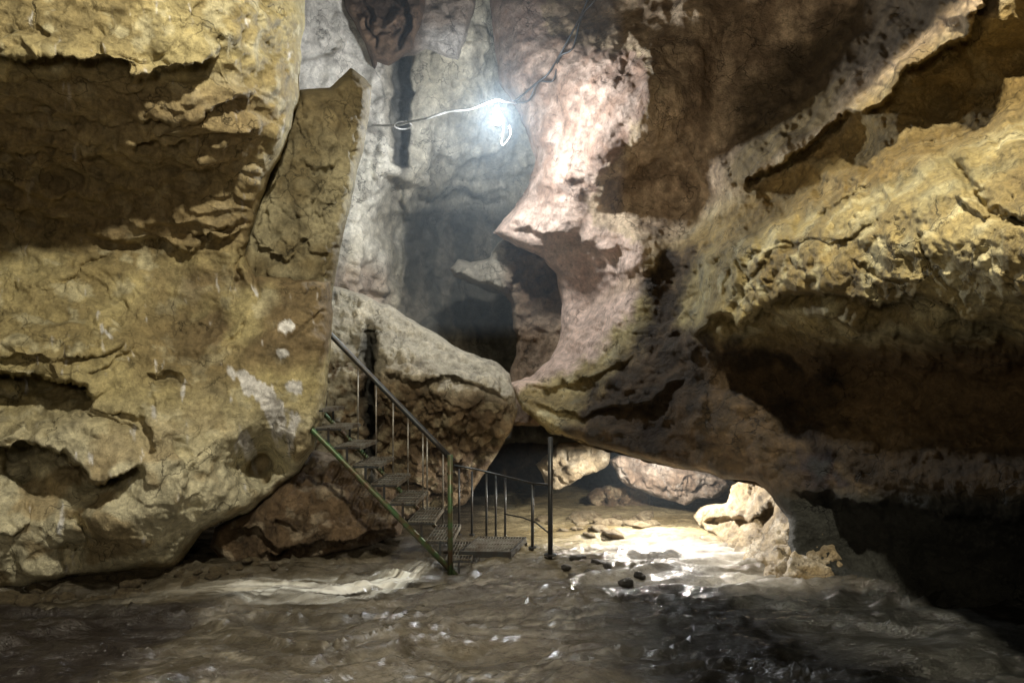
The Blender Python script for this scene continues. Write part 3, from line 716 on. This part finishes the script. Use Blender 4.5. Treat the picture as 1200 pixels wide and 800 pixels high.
def low_boulder():
    out = [(246, 640), (252, 618), (290, 600), (325, 570), (350, 545), (366, 525), (400, 535), (440, 575), (475, 605), (470, 625), (430, 640), (380, 652), (320, 660), (268, 664)]
    ctrl = [(255, 635, 5.95), (290, 615, 5.95), (330, 580, 6.0), (366, 535, 6.3), (400, 545, 6.3), (440, 585, 6.3), (470, 610, 6.3), (350, 610, 5.9), (400, 600, 6.0), (430, 625, 6.05), (380, 645, 5.95), (320, 655, 5.9), (270, 655, 5.9)]
    feats = [lambda q: ledge(q, [(262, 622), (300, 620), (320, 640), (350, 648)], 0.06, 0.08, 9, 8, 2),
             lambda q: crack(q, [(318, 630), (325, 612), (345, 618), (340, 635)], 2.2, 0.07),
             lambda q: ledge(q, [(300, 655), (360, 640), (425, 632), (455, 618)], 0.08, 0.2, 16, 8, 2)]
    return boulder_face('boulder', out, ctrl, feats, [(0.20, 0.135, 0.08), (0.11, 0.075, 0.045), (0.30, 0.24, 0.17)],
                        'dark wet brown boulder under the grated stair treads at the wall foot', skirt=0.7)


def passage_rocks():
    obs = []
    def B(out, d, bulge, cols, label, rel=2.2, edge=4, **k):
        O = np.array(out, float); c = O.mean(0)
        ctrl = [(x, y, d) for x, y in out[::2]] + [(c[0], c[1], d - bulge)]
        obs.append(boulder_face('boulder', out, ctrl, [], cols, label, rel=rel, edge_px=edge, edge_m=0.2, seed=len(obs) * 3.7, rough_px=5.0, **k))
    pale = [(0.46, 0.38, 0.26), (0.30, 0.23, 0.14), (0.55, 0.48, 0.36)]
    B([(628, 545), (640, 530), (655, 518), (690, 515), (715, 525), (712, 545), (690, 556), (668, 570), (650, 572), (638, 566)], 8.9, 0.3, pale, 'yellowish lumpy rock bulging under the low roof behind the tall post')
    B([(712, 540), (735, 530), (762, 540), (800, 545), (848, 560), (852, 570), (836, 582), (800, 590), (770, 582), (742, 576), (728, 566)], 9.1, 0.3, [(0.52, 0.42, 0.34), (0.36, 0.26, 0.19), (0.6, 0.52, 0.45)], 'pale pinkish rock block under the low roof of the passage', cat='boulder')
    B([(686, 580), (700, 570), (735, 568), (762, 578), (768, 595), (755, 606), (720, 608), (695, 604)], 9.7, 0.4, [(0.26, 0.18, 0.11), (0.15, 0.10, 0.06), (0.36, 0.28, 0.18)], 'rounded brown boulder lying in the dark gap of the passage')
    out = [(812, 604), (828, 592), (850, 588), (856, 570), (880, 558), (902, 570), (925, 585), (990, 600), (1000, 720), (905, 705), (880, 675), (850, 640), (832, 622), (818, 614)]
    ctrl = [(900, 690, 5.35), (925, 680, 5.4), (990, 690, 5.5), (925, 625, 5.75), (960, 620, 5.6), (905, 585, 6.4), (880, 562, 7.0), (850, 590, 7.2), (820, 602, 7.5), (825, 617, 7.2), (850, 640, 6.6), (875, 668, 5.9)]
    obs.append(boulder_face('boulder', out, ctrl, [lambda q: ledge(q, [(815, 612), (850, 606), (880, 612), (905, 590)], 0.1, 0.15, 10, 10, 2)], [(0.46, 0.36, 0.23), (0.26, 0.19, 0.10), (0.58, 0.49, 0.37)],
                            'craggy ochre rock bank at the right side of the bright passage', rel=1.3, edge_px=5, edge_m=0.15, seed=11.1, skirt=0.5))
    # roof and rear of the passage
    out = [(520, 480), (1000, 480), (1000, 720), (520, 720)]
    ctrl = [(520, 480, 11.5), (1000, 480, 11), (1000, 720, 10.5), (520, 720, 11), (700, 600, 11.8)]
    o = boulder_face('cave_wall', out, ctrl, [], [(0.12, 0.09, 0.06), (0.07, 0.05, 0.035)], 'dark rear wall closing the low passage', rel=1.6, step=4, mat=M_right)
    del o['category']; o['kind'] = 'structure'
    return obs


# ------------------------------------------------------------------ the floor and the stream
def floor_h(P):
    """Ground height at plan points."""
    x, y = P[:, 0], P[:, 1]
    P3 = np.c_[x, y, np.zeros(len(x))]
    h = -0.20 * sstep(6.8, 9.0, y)
    h += 0.06 * np.exp(-(((x - 0.4) / 0.9) ** 2 + ((y - 5.9) / 0.5) ** 2))
    h -= 0.05 * np.exp(-((y - 5.35 - 0.05 * x) / 0.28) ** 2) * sstep(-0.2, -0.8, x)
    w = np.c_[x * 0.55 + 0.25 * y, y * 1.3 - 0.12 * x, np.zeros(len(x))]
    wq = w + 0.25 * np.c_[fbm(P3 * 1.3, 3), fbm(P3 * 1.3 + 7, 3), np.zeros(len(x))]
    h += 0.05 * fbm(w * 1.1, 3) + 0.060 * (ridged(wq * np.array([1.2, 3.0, 1]) + 3, 4, 0.45) - 0.8) * sstep(7.5, 6, y) + 0.020 * fbm(wq * np.array([2.6, 13, 1]), 5, 0.55) + 0.003 * fbm(P3 * 14, 3)
    h += 0.10 * sstep(3.2, 1.5, y)
    return h


def ground():
    xs = np.arange(-7.0, 7.01, 0.03); ys = np.concatenate([np.arange(1.6, 7.5, 0.025), np.arange(7.5, 14, 0.06)])
    gx, gy = np.meshgrid(xs, ys); P = np.c_[gx.ravel(), gy.ravel()]
    h = floor_h(P); V = np.c_[P, h]
    nx, ny = len(xs), len(ys); idx = np.arange(nx * ny).reshape(ny, nx)
    Q = np.c_[idx[:-1, :-1].ravel(), idx[:-1, 1:].ravel(), idx[1:, 1:].ravel(), idx[1:, :-1].ravel()]
    n = fbm(V * np.array([0.8, 1.6, 0]) + 2, 4)
    c = mixc((0.12, 0.10, 0.070), (0.055, 0.046, 0.033), 0.5 + n)
    x, y = P[:, 0], P[:, 1]
    far = sstep(5.6, 6.6, y + 0.4 * n) * sstep(-0.6, 0.2, x)
    c = mixc(c, mixc((0.36, 0.30, 0.18), (0.20, 0.155, 0.08), 0.5 + n), far)
    pat = np.exp(-(((x - 1.5) / 1.0) ** 2 + ((y - 5.95) / 0.85) ** 2) ** 2)  # pool of passage lamp light painted on the floor
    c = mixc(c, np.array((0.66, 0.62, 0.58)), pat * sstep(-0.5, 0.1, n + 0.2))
    dark = sstep(0.0, 0.9, x + 0.3 * n) * sstep(5.5, 5.1, y + 0.25 * n)  # shade over the right floor painted as near-black
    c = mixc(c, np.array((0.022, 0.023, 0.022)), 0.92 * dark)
    wq = np.c_[x * 0.55 + 0.25 * y, y * 1.3 - 0.12 * x, np.zeros(len(x))] + 0.3 * np.c_[fbm(V * np.array([1.3, 1.3, 0]), 3), fbm(V * np.array([1.3, 1.3, 0]) + 7, 3), np.zeros(len(x))]
    fo = ridged(wq * np.array([1.6, 7.0, 1]), 4, 0.6)
    near_ = sstep(6.2, 5.6, y) * sstep(1.6, 0.2, x)
    c = mixc(c, np.array((0.36, 0.32, 0.25)), 0.55 * near_ * sstep(1.05, 1.6, fo) * sstep(-0.3, 0.3, n))
    corner_shade = sstep(-1.95, -2.25, x + 0.25 * fbm(V * 1.5, 3)) * sstep(4.95, 4.8, y + 0.1 * n)  # cast shadow in the near left corner, painted into the floor colour
    c = mixc(c, np.array((0.022, 0.018, 0.018)), 0.9 * corner_shade)
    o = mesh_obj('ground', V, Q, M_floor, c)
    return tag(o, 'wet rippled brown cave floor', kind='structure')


# ------------------------------------------------------------------ steel
class MB:
    def __init__(s): s.V = []; s.F = []
    def box(s, o, ax, ay, az):
        b = len(s.V); o = np.array(o, float)
        for k in range(8):
            s.V.append(o + (np.array(ax) if k & 1 else 0) + (np.array(ay) if k & 2 else 0) + (np.array(az) if k & 4 else 0))
        for f in ((0, 2, 3, 1), (4, 5, 7, 6), (0, 1, 5, 4), (2, 6, 7, 3), (0, 4, 6, 2), (1, 3, 7, 5)): s.F.append([b + i for i in f])
    def bar(s, a, b, w, h=None):
        a = np.array(a, float); b = np.array(b, float); t = (b - a) / np.linalg.norm(b - a)
        up = np.array([0, 0, 1.0]) if abs(t[2]) < 0.95 else np.array([0, 1.0, 0])
        r = np.cross(t, up); r /= np.linalg.norm(r); u = np.cross(r, t); h = h or w
        s.box(a - r * w / 2 - u * h / 2, b - a, r * w, u * h)
    def tube(s, pts, r, n=10, cap=True):
        pts = [np.array(p, float) for p in pts]; rings = []
        for i, p in enumerate(pts):
            t = pts[min(i + 1, len(pts) - 1)] - pts[max(i - 1, 0)]; t /= np.linalg.norm(t) + 1e-9
            up = np.array([0, 0, 1.0]) if abs(t[2]) < 0.9 else np.array([0, 1.0, 0])
            a = np.cross(t, up); a /= np.linalg.norm(a); c = np.cross(a, t)
            rr = r[i] if hasattr(r, '__len__') else r
            b = len(s.V)
            for k in range(n):
                an = 2 * math.pi * k / n; s.V.append(p + rr * (a * math.cos(an) + c * math.sin(an)))
            rings.append(b)
        for i in range(len(rings) - 1):
            for k in range(n):
                s.F.append([rings[i] + k, rings[i] + (k + 1) % n, rings[i + 1] + (k + 1) % n, rings[i + 1] + k])
        if cap:
            s.F.append([rings[0] + k for k in range(n)][::-1]); s.F.append([rings[-1] + k for k in range(n)])
    def build(s, name, mat, parent=None, smooth=False):
        me = bpy.data.meshes.new(name); me.from_pydata([tuple(v) for v in s.V], [], s.F); me.materials.append(mat); me.update()
        me.polygons.foreach_set('use_smooth', np.full(len(me.polygons), smooth))
        o = bpy.data.objects.new(name, me); col.objects.link(o)
        if parent: o.parent = parent
        return o


def empty(name, loc=(0, 0, 0)):
    o = bpy.data.objects.new(name, None); col.objects.link(o); o.location = loc; return o


def gh(x, y): return float(floor_h(np.array([[x, y]]))[0])


def grating(mb, o, a, b, na, nb, t=0.028):
    """Bearing bars along b (flat bars on edge), thin cross rods along a."""
    o = np.array(o, float); a = np.array(a, float); b = np.array(b, float); la = np.linalg.norm(a); lb = np.linalg.norm(b)
    ua, ub = a / la, b / lb; z = np.array([0, 0, 1.0])
    for i in range(na + 1):
        mb.box(o + a * i / na - ua * 0.002, ua * 0.004, b, z * -t)
    for j in range(nb + 1):
        mb.box(o + b * j / nb - ub * 0.0025 + z * 0.001, a, ub * 0.005, z * -0.006)


def stairs():
    base = np.array([-0.513, 5.70, 0.0])
    w = np.array([0.02, 0.67, 0.0]); u = np.array([-0.9995, 0.03, 0.0])     # across, and up the flight in plan
    root = empty('metal_staircase', base)
    tag(root, 'steep green steel staircase with grated treads climbing behind the tan wall', 'staircase')
    Zv = np.array([0, 0, 1.0]); top = 1.95
    g = gh(base[0], base[1])
    def P(L, k=0.0, z=None): return w * k + u * L + Zv * (L if z is None else z)
    for k in (0.0, 1.0):
        m = MB(); m.tube([P(t, k, t) for t in (g - 0.02, 0.6, 1.3, top)], 0.024 if k == 0 else 0.02, 10)
        m.build('stringer', M_green, root, True)
    n = 12; rise = 0.157
    for i in range(n):
        z = 0.09 + rise * i
        m = MB(); o = P(z - 0.26, 0.02, z)
        grating(m, o, u * 0.21, w * 0.96, 8, 5)
        m.box(o - u * 0.006, u * 0.006, w * 0.96, Zv * -0.034); m.box(o + u * 0.21, u * 0.006, w * 0.96, Zv * -0.034)
        t = m.build('tread', M_grate, root)
        for k in (0.0, 1.0):
            b = MB(); b.bar(P(z - 0.16, k, z - 0.18), P(z - 0.16, k, z - 0.005), 0.02, 0.006); b.bar(P(z - 0.27, k, z - 0.02), P(z - 0.04, k, z - 0.02), 0.006, 0.014); b.build('bracket', M_rail, t)
    H = 0.78
    hr = MB(); hr.tube([P(t, 1.0, t * 1.02 + H) for t in np.linspace(0.05, top, 12)], 0.026, 10); hr.build('handrail', M_rail, root, True)
    for L in (0.15, 0.30, 0.34, 0.48, 0.62, 0.78, 0.95, 1.25, 1.55):
        b = MB(); b.tube([P(L, 1.0, L + 0.05), P(L, 1.0, L * 1.02 + H)], 0.008, 8); b.build('baluster', M_galv, root, True)
    b = MB(); b.tube([np.array([0.0, -0.03, g - 0.1]), np.array([0.0, -0.03, 0.965])], 0.022, 10); b.build('newel_post', M_green, root, True)
    return root


def landing():
    o0 = np.array([-0.44, 5.86, 0.0]); root = empty('grated_landing', o0)
    tag(root, 'small grated steel landing at the foot of the stairs', 'landing')
    g = gh(-0.2, 6.0)
    m = MB(); grating(m, np.array([0, 0, g + 0.09]), np.array([0.42, -0.02, 0]), np.array([0.14, 0.55, 0]), 16, 4, 0.03); m.build('grating', M_grate, root)
    f = MB(); z = np.array([0, 0, 1.0])
    c = [np.array([-.006, -.012, 0]), np.array([.426, -.032, 0]), np.array([.57, .54, 0]), np.array([.134, .562, 0])]
    for k in range(4): f.bar(c[k] + z * (g + .065), c[(k + 1) % 4] + z * (g + .065), 0.012, 0.05)
    f.build('frame', M_rail, root)
    for p in c:
        l = MB(); l.bar(p + z * (g - .12), p + z * (g + 0.04), 0.025); l.build('leg', M_rail, root)
    return root


def railing():
    """Post and rail fence running from the stair foot to the tall post."""
    root = empty('railing', (0.32, 5.77, 0.0)); base = np.array([0.32, 5.77, 0.0])
    tag(root, 'dark steel railing with a tall end post beside the landing', 'railing')
    def post(px, ytop, ybot, d, r, name='post'):
        a = pt(px, ybot + 6, d) - base; b = pt(px, ytop, d) - base
        m = MB(); m.tube([a, b], r, 10); o = m.build(name, M_rail, root, True)
        f = MB(); zf = gh(a[0] + base[0], a[1] + base[1]) + 0.012; f.tube([(a[0], a[1], zf), (a[0], a[1], zf + 0.012)], r * 2.6, 12); f.build('foot_plate', M_rail, o)
        return b
    tall = post(645, 512, 666, 5.77, 0.021, 'tall_post')
    p2 = post(624, 567, 652, 6.15, 0.014)
    tops = []
    for px, yt, yb, d in ((592, 559, 641, 6.6), (581, 556, 640, 6.65), (570, 553, 640, 6.6), (553, 552, 630, 6.9), (538, 549, 625, 7.0)):
        post(px, yt, yb, d, 0.011, 'baluster')
    r = MB(); r.tube([pt(532, 545, 6.5) - base, pt(560, 550, 6.6) - base, pt(592, 558, 6.55) - base, pt(624, 566, 6.15) - base, pt(645, 568, 5.77) - base], 0.010, 8); r.build('top_rail', M_rail, root, True)
    r = MB(); r.tube([pt(592, 602, 6.55) - base, pt(612, 606, 6.35) - base, pt(628, 612, 6.1) - base, pt(643, 624, 5.8) - base], 0.007, 8); r.build('lower_rail', M_rail, root, True)
    return root


# ------------------------------------------------------------------ the lamp and its cables
LAMP = pt(583, 136, 7.6)


def lamp():
    root = empty('cave_lamp', tuple(LAMP)); tag(root, 'glowing bare white bulb hanging from the curtain of rock in the shaft', 'lamp')
    m, nt, bs, out = new_mat('lamp_glass')
    bs.inputs['Base Color'].default_value = (0.9, 0.95, 1, 1); bs.inputs['Emission Color'].default_value = (0.85, 0.95, 1, 1); bs.inputs['Emission Strength'].default_value = 60
    prof = [(-0.10, 0.0), (-0.094, 0.034), (-0.072, 0.058), (-0.035, 0.065), (0.0, 0.055), (0.03, 0.035), (0.05, 0.022), (0.06, 0.02)]
    b = MB(); b.tube([(0, 0, z) for z, r in prof], [max(r, .002) for z, r in prof], 18); b.build('bulb', m, root, True)
    s = MB(); s.tube([(0, 0, .06), (0, 0, .075), (0, 0, .12), (0, 0, .14)], [.022, .028, .026, .012], 14); s.build('socket', M_socket, root, True)
    li = bpy.data.lights.new('cave_lamp_light', 'POINT'); li.energy = 560; li.color = (0.92, 0.97, 1.0); li.shadow_soft_size = 0.10
    lo = bpy.data.objects.new('cave_lamp_light', li); col.objects.link(lo); lo.location = tuple(LAMP + np.array([0, -0.02, -0.02])); 
    return root


def cable(name, pts, r, label, mat=None, sag=0):
    P = [np.array(p, float) for p in pts]
    # smooth Catmull-Rom path
    out = []
    for i in range(len(P) - 1):
        p0, p1, p2, p3 = P[max(i - 1, 0)], P[i], P[i + 1], P[min(i + 2, len(P) - 1)]
        for t in np.linspace(0, 1, 8, endpoint=False):
            out.append(0.5 * ((2 * p1) + (-p0 + p2) * t + (2 * p0 - 5 * p1 + 4 * p2 - p3) * t * t + (-p0 + 3 * p1 - 3 * p2 + p3) * t ** 3))
    out.append(P[-1])
    m = MB(); m.tube(out, r, 6); o = m.build(name, mat or M_cable, None, True)
    return tag(o, label, 'cable')


# ------------------------------------------------------------------ build
left_wall(); rock_slab(); back_wall()
hanging('hanging_rock', [(398, -70), (400, 0), (410, 22), (424, 42), (432, 66), (437, 88), (442, 72), (456, 78), (470, 64), (482, 60), (496, 20), (510, -70)], 9.2, 9.2,
        (0.26, 0.17, 0.11), (0.13, 0.085, 0.06), 'dark reddish brown rock tooth hanging at the top of the shaft', seed=2.0)
hanging('hanging_rock', [(486, -70), (484, 20), (468, 66), (486, 64), (500, 58), (522, 68), (536, 70), (548, 40), (556, 10), (566, -70)], 9.5, 9.5,
        (0.42, 0.34, 0.28), (0.24, 0.18, 0.14), 'pitted grey rock with a white-lit lower rim hanging beside the dark rock tooth', holes=True, seed=6.0)
shelf_rock(); right_wall(); stair_boulder(); low_boulder(); passage_rocks(); ground()
stairs(); landing(); railing(); lamp()
cable('cable', [pt(436, 147, 9.2), pt(466, 147, 8.8), pt(480, 143, 8.6), pt(500, 139, 8.3), pt(525, 131, 8.1), pt(550, 128, 7.9), pt(572, 120, 7.65), pt(583, 117, 7.6), pt(592, 119, 7.9), pt(606, 121, 9.2)], 0.014, 'white cable strung across the shaft to the glowing bulb')

# ------------------------------------------------------------------ loose stones and the white water
def stone_mesh(seed, mat):
    nu, nv = 22, 12; vs = []; fs = []
    for j in range(nv + 1):
        for i in range(nu):
            a = 2 * math.pi * i / nu; b = math.pi * j / nv; vs.append((math.sin(b) * math.cos(a), math.sin(b) * math.sin(a), math.cos(b)))
    vs = np.array(vs); f1, f2, iv = worley(vs * 0.9 + seed * 3.1)
    r = 1 + 0.35 * fbm(vs * 0.9 + seed * 5.3, 2) + 0.12 * fbm(vs * 3 + seed, 3) - 0.25 * (f1 - 0.5)
    g1, g2, gv = worley(vs * 1.3 + seed * 7.7); r = r + 0.22 * (gv - 0.5)
    vs = vs * r[:, None] * np.array([1, 0.75, 0.45])
    for j in range(nv):
        for i in range(nu):
            fs.append([j * nu + i, (j + 1) * nu + i, (j + 1) * nu + (i + 1) % nu, j * nu + (i + 1) % nu])
    n = fbm(vs * 2 + seed, 3)
    return vs, np.array(fs), n


def stones(spots, colors, label, group, mat):
    protos = []
    for k, (px, py, size) in enumerate(spots):
        d = EYE / ((py - 450) / F)
        for _ in range(6):
            x = (px - 600) / F * d; d = (EYE - gh(x, d)) / ((py - 450) / F)
        x = (px - 600) / F * d
        if k < 5:
            vs, fs, n = stone_mesh(k + len(label), mat)
            o = mesh_obj('stone', vs, fs, mat, np.clip(mixc(colors[0], colors[1], 0.5 + n), 0.02, 0.9)); protos.append(o)
        else:
            o = protos[k % 5].copy(); col.objects.link(o)
        o.scale = (size, size, size); o.rotation_euler = (random.uniform(-.3, .3), random.uniform(-.3, .3), random.uniform(0, 6.28)); o.location = (x, d, gh(x, d) + size * 0.12)
        tag(o, label, 'stone', group)


r2 = random.Random(5)
sp = []
for k in range(64):
    t = r2.random(); px = 636 + 130 * t + r2.uniform(-6, 6); py = 601 + 22 * (1 - abs(2 * t - 1)) * r2.random() + r2.uniform(0, 14)
    sp.append((px, py, r2.choice([0.03, 0.04, 0.05, 0.065, 0.10, 0.13])))
stones(sp, [(0.46, 0.38, 0.25), (0.26, 0.19, 0.11)], 'small pale stone lying in the rubble of the bright passage floor', 'stones in the rubble on the passage floor', M_rubble)
sp = [(664, 662, 0.05), (677, 664, 0.08), (692, 668, 0.07), (712, 672, 0.05), (672, 671, 0.05), (733, 676, 0.07), (702, 666, 0.06), (750, 676, 0.06)]
stones(sp, [(0.09, 0.075, 0.06), (0.045, 0.04, 0.032)], 'dark wet stone lying beside the foot of the tall post', 'dark stones beside the tall post', M_rubble)
sp = []
for k in range(40):
    px = r2.uniform(-10, 172); sp.append((px, 707 - 0.165 * px + r2.uniform(-4, 7), r2.choice([0.04, 0.05, 0.07, 0.09])))
for k in range(14):
    px = r2.uniform(180, 330); sp.append((px, 676 - 0.06 * (px - 180) + r2.uniform(-4, 5), r2.choice([0.04, 0.05, 0.07])))
stones(sp, [(0.26, 0.21, 0.13), (0.12, 0.09, 0.06)], 'small brown stone in the rubble strip along the foot of the left wall', 'stones along the foot of the left wall', M_rubble)


def white_water():
    m, nt, bs, out = new_mat('white_water'); N = nt.nodes.new; L = nt.links.new
    at = N('ShaderNodeAttribute'); at.attribute_name = 'Col'; L(at.outputs['Color'], bs.inputs['Base Color']); L(at.outputs['Alpha'], bs.inputs['Alpha'])
    bs.inputs['Roughness'].default_value = 0.22; bs.inputs['Specular IOR Level'].default_value = 0.5
    line = [(520, 655, .10), (495, 666, .16), (462, 679, .22), (425, 687, .36), (385, 693, .44), (340, 690, .44), (295, 688, .38), (240, 692, .36), (160, 704, .30), (70, 722, .26)]
    P = []
    for px, py, wd in line:
        d = EYE / ((py - 450) / F); P.append(np.array([(px - 600) / F * d, d, wd]))
    C = []
    for i in range(len(P) - 1):
        p0, p1, p2, p3 = P[max(i - 1, 0)], P[i], P[i + 1], P[min(i + 2, len(P) - 1)]
        for t in np.linspace(0, 1, 24, endpoint=False):
            C.append(0.5 * ((2 * p1) + (-p0 + p2) * t + (2 * p0 - 5 * p1 + 4 * p2 - p3) * t * t + (-p0 + 3 * p1 - 3 * p2 + p3) * t ** 3))
    C = np.array(C); T = np.gradient(C[:, :2], axis=0); T /= np.linalg.norm(T, axis=1)[:, None]; Nn = np.c_[-T[:, 1], T[:, 0]]
    m_ = 33; ss = np.linspace(-1, 1, m_); V = []; K = []
    for i in range(len(C)):
        for v in ss:
            xy = C[i, :2] + Nn[i] * v * C[i, 2]; V.append((xy[0], xy[1], 0)); K.append((i / len(C), v))
    V = np.array(V); K = np.array(K)
    st = fbm(np.c_[K[:, 0] * 5, K[:, 1] * 3.0, np.zeros(len(K))], 4); st2 = fbm(np.c_[K[:, 0] * 14, K[:, 1] * 7, np.ones(len(K))], 3)
    flow = floor_h(V[:, :2])
    V[:, 2] = 0.55 * flow + 0.45 * np.repeat(flow.reshape(-1, m_).max(1), m_) + 0.010 + 0.018 * (1 - K[:, 1] ** 2) + 0.008 * st + 0.002 * st2
    ends = sstep(0.05, 0.25, K[:, 0]) * sstep(0.85, 0.55, K[:, 0])
    stl = fbm(np.c_[K[:, 0] * 3, K[:, 1] * 6.5 + 0.8 * st, np.full(len(K), 2.0)], 4)
    a = np.clip((0.22 + 1.7 * ends) * np.exp(-((K[:, 1] + 0.15 * st) / 0.50) ** 2) * (0.72 + 1.1 * stl), 0, 0.92) * sstep(1.0, 0.7, np.abs(K[:, 1])) * sstep(1, .8, K[:, 0]) * sstep(0, 0.1, K[:, 0])
    c = mixc((0.46, 0.41, 0.32), (0.88, 0.86, 0.80), 0.4 + 0.8 * stl + 0.5 * ends)
    idx = np.arange(len(C) * m_).reshape(-1, m_)
    Q = np.c_[idx[:-1, :-1].ravel(), idx[:-1, 1:].ravel(), idx[1:, 1:].ravel(), idx[1:, :-1].ravel()]
    o = mesh_obj('water', V, Q, m, np.c_[np.clip(c, 0, .85), a])
    return tag(o, 'silky white water running past the stair foot', kind='structure')
white_water()
for off, nm in ((0, 'dark twisted cable climbing the pink rock edge above the bulb'), (7, 'second thin cable climbing the pink rock just above the first')):
    pts = []
    for k, (x, y, d) in enumerate([(600, 121, 8.9), (612, 112, 8.85), (628, 98, 8.7), (641, 88, 8.6), (654, 68, 8.5), (664, 50, 8.4), (680, 20, 8.3), (692, -10, 8.2), (700, -40, 8.1)]):
        pts.append(pt(x + (off if k % 2 else off * 0.3), y + off * (0.9 if k % 2 else -0.2), d))
    cable('cable', pts, 0.012, nm, M_rail)
cable('cable', [pt(588, 138, 7.6), pt(590, 152, 7.6), pt(588, 170, 7.6), pt(594, 166, 7.6), pt(599, 157, 7.6), pt(597, 148, 7.6)], 0.008, 'short looped cable end dangling just under the bulb')
cable('cable', [pt(462 + 10 + 10 * math.cos(a) , 147 + 4.5 * math.sin(a), 8.75 + 0.1 * math.sin(a)) for a in np.linspace(0, 15, 26)], 0.010, 'small coil of white cable hanging left of the bulb')

# ------------------------------------------------------------------ lights
def point(name, loc, e, c, r=0.1, spot=None, aim=None):
    li = bpy.data.lights.new(name, 'SPOT' if spot else 'POINT'); li.energy = e; li.color = c; li.shadow_soft_size = r
    o = bpy.data.objects.new(name, li); col.objects.link(o); o.location = loc
    if spot:
        li.spot_size = math.radians(spot); li.spot_blend = 0.35 if spot < 150 else 0.08
        from mathutils import Vector
        o.rotation_euler = (Vector(aim) - Vector(loc)).to_track_quat('-Z', 'Y').to_euler()
    return o
point('flood_or_fill', (0.1, 1.6, 5.0), 960, (1.0, 0.92, 0.71), 0.10, 98, (-3.6, 4.6, 1.0))
point('flood_or_fill', (0.9, 1.6, 5.5), 1400, (1.0, 0.91, 0.68), 0.08, 51, (2.85, 3.8, 2.7))
point('camera_fill', (-0.5, -0.6, 2.3), 165, (1.0, 0.86, 0.62), 0.35)  # added fill behind the camera to lift shadows; no such lamp stands there
point('flood_or_fill', (-1.9, 1.2, 2.2), 420, (1.0, 0.86, 0.66), 0.15, 36, (2.1, 7.2, 5.0))  # added fill spot, only lifts the dark upper right wall
point('passage_lamp', (1.6, 7.45, 0.90), 310, (1.0, 0.94, 0.84), 0.06, 177, (1.6, 7.35, 0.0))

w = bpy.data.worlds.new('World'); scene.world = w; w.use_nodes = True
bg = w.node_tree.nodes['Background']; bg.inputs[0].default_value = (1.0, 0.78, 0.5, 1); bg.inputs[1].default_value = 0.030

# haze in the shaft and the passage
def haze(name, lo, hi, dens, label):
    m = bpy.data.materials.new(name); m.use_nodes = True; nt = m.node_tree; nt.nodes.clear()
    out = nt.nodes.new('ShaderNodeOutputMaterial'); v = nt.nodes.new('ShaderNodeVolumeScatter')
    v.inputs['Density'].default_value = dens; v.inputs['Anisotropy'].default_value = 0.2; v.inputs['Color'].default_value = (0.72, 0.87, 1, 1)
    nt.links.new(v.outputs[0], out.inputs['Volume'])
    b = MB(); lo = np.array(lo, float); hi = np.array(hi, float); e = hi - lo
    b.box(lo, (e[0], 0, 0), (0, e[1], 0), (0, 0, e[2])); o = b.build(name, m)
    return tag(o, label, kind='stuff')
haze('haze', (-1.3, 6.45, -0.4), (3.4, 9.6, 0.92), 0.008, 'faint grey haze drifting out of the bright low passage')
haze('haze', (-3.2, 7.2, 2.2), (1.2, 11.0, 7.0), 0.040, 'thin bluish haze glowing around the lamp in the shaft')

cam = bpy.data.cameras.new('camera'); cam.lens = 24; cam.sensor_width = 36; cam.shift_y = 50 / 1200; cam.clip_end = 200; cam.clip_start = 0.05
co = bpy.data.objects.new('camera', cam); col.objects.link(co); co.location = (0, 0, EYE); co.rotation_euler = (math.radians(90), 0, 0); scene.camera = co

scene.view_settings.view_transform = 'Standard'; scene.view_settings.look = 'None'; scene.view_settings.exposure = 0
scene.cycles.use_denoising = True
scene.cycles.max_bounces = 6
scene.cycles.sample_clamp_indirect = 4
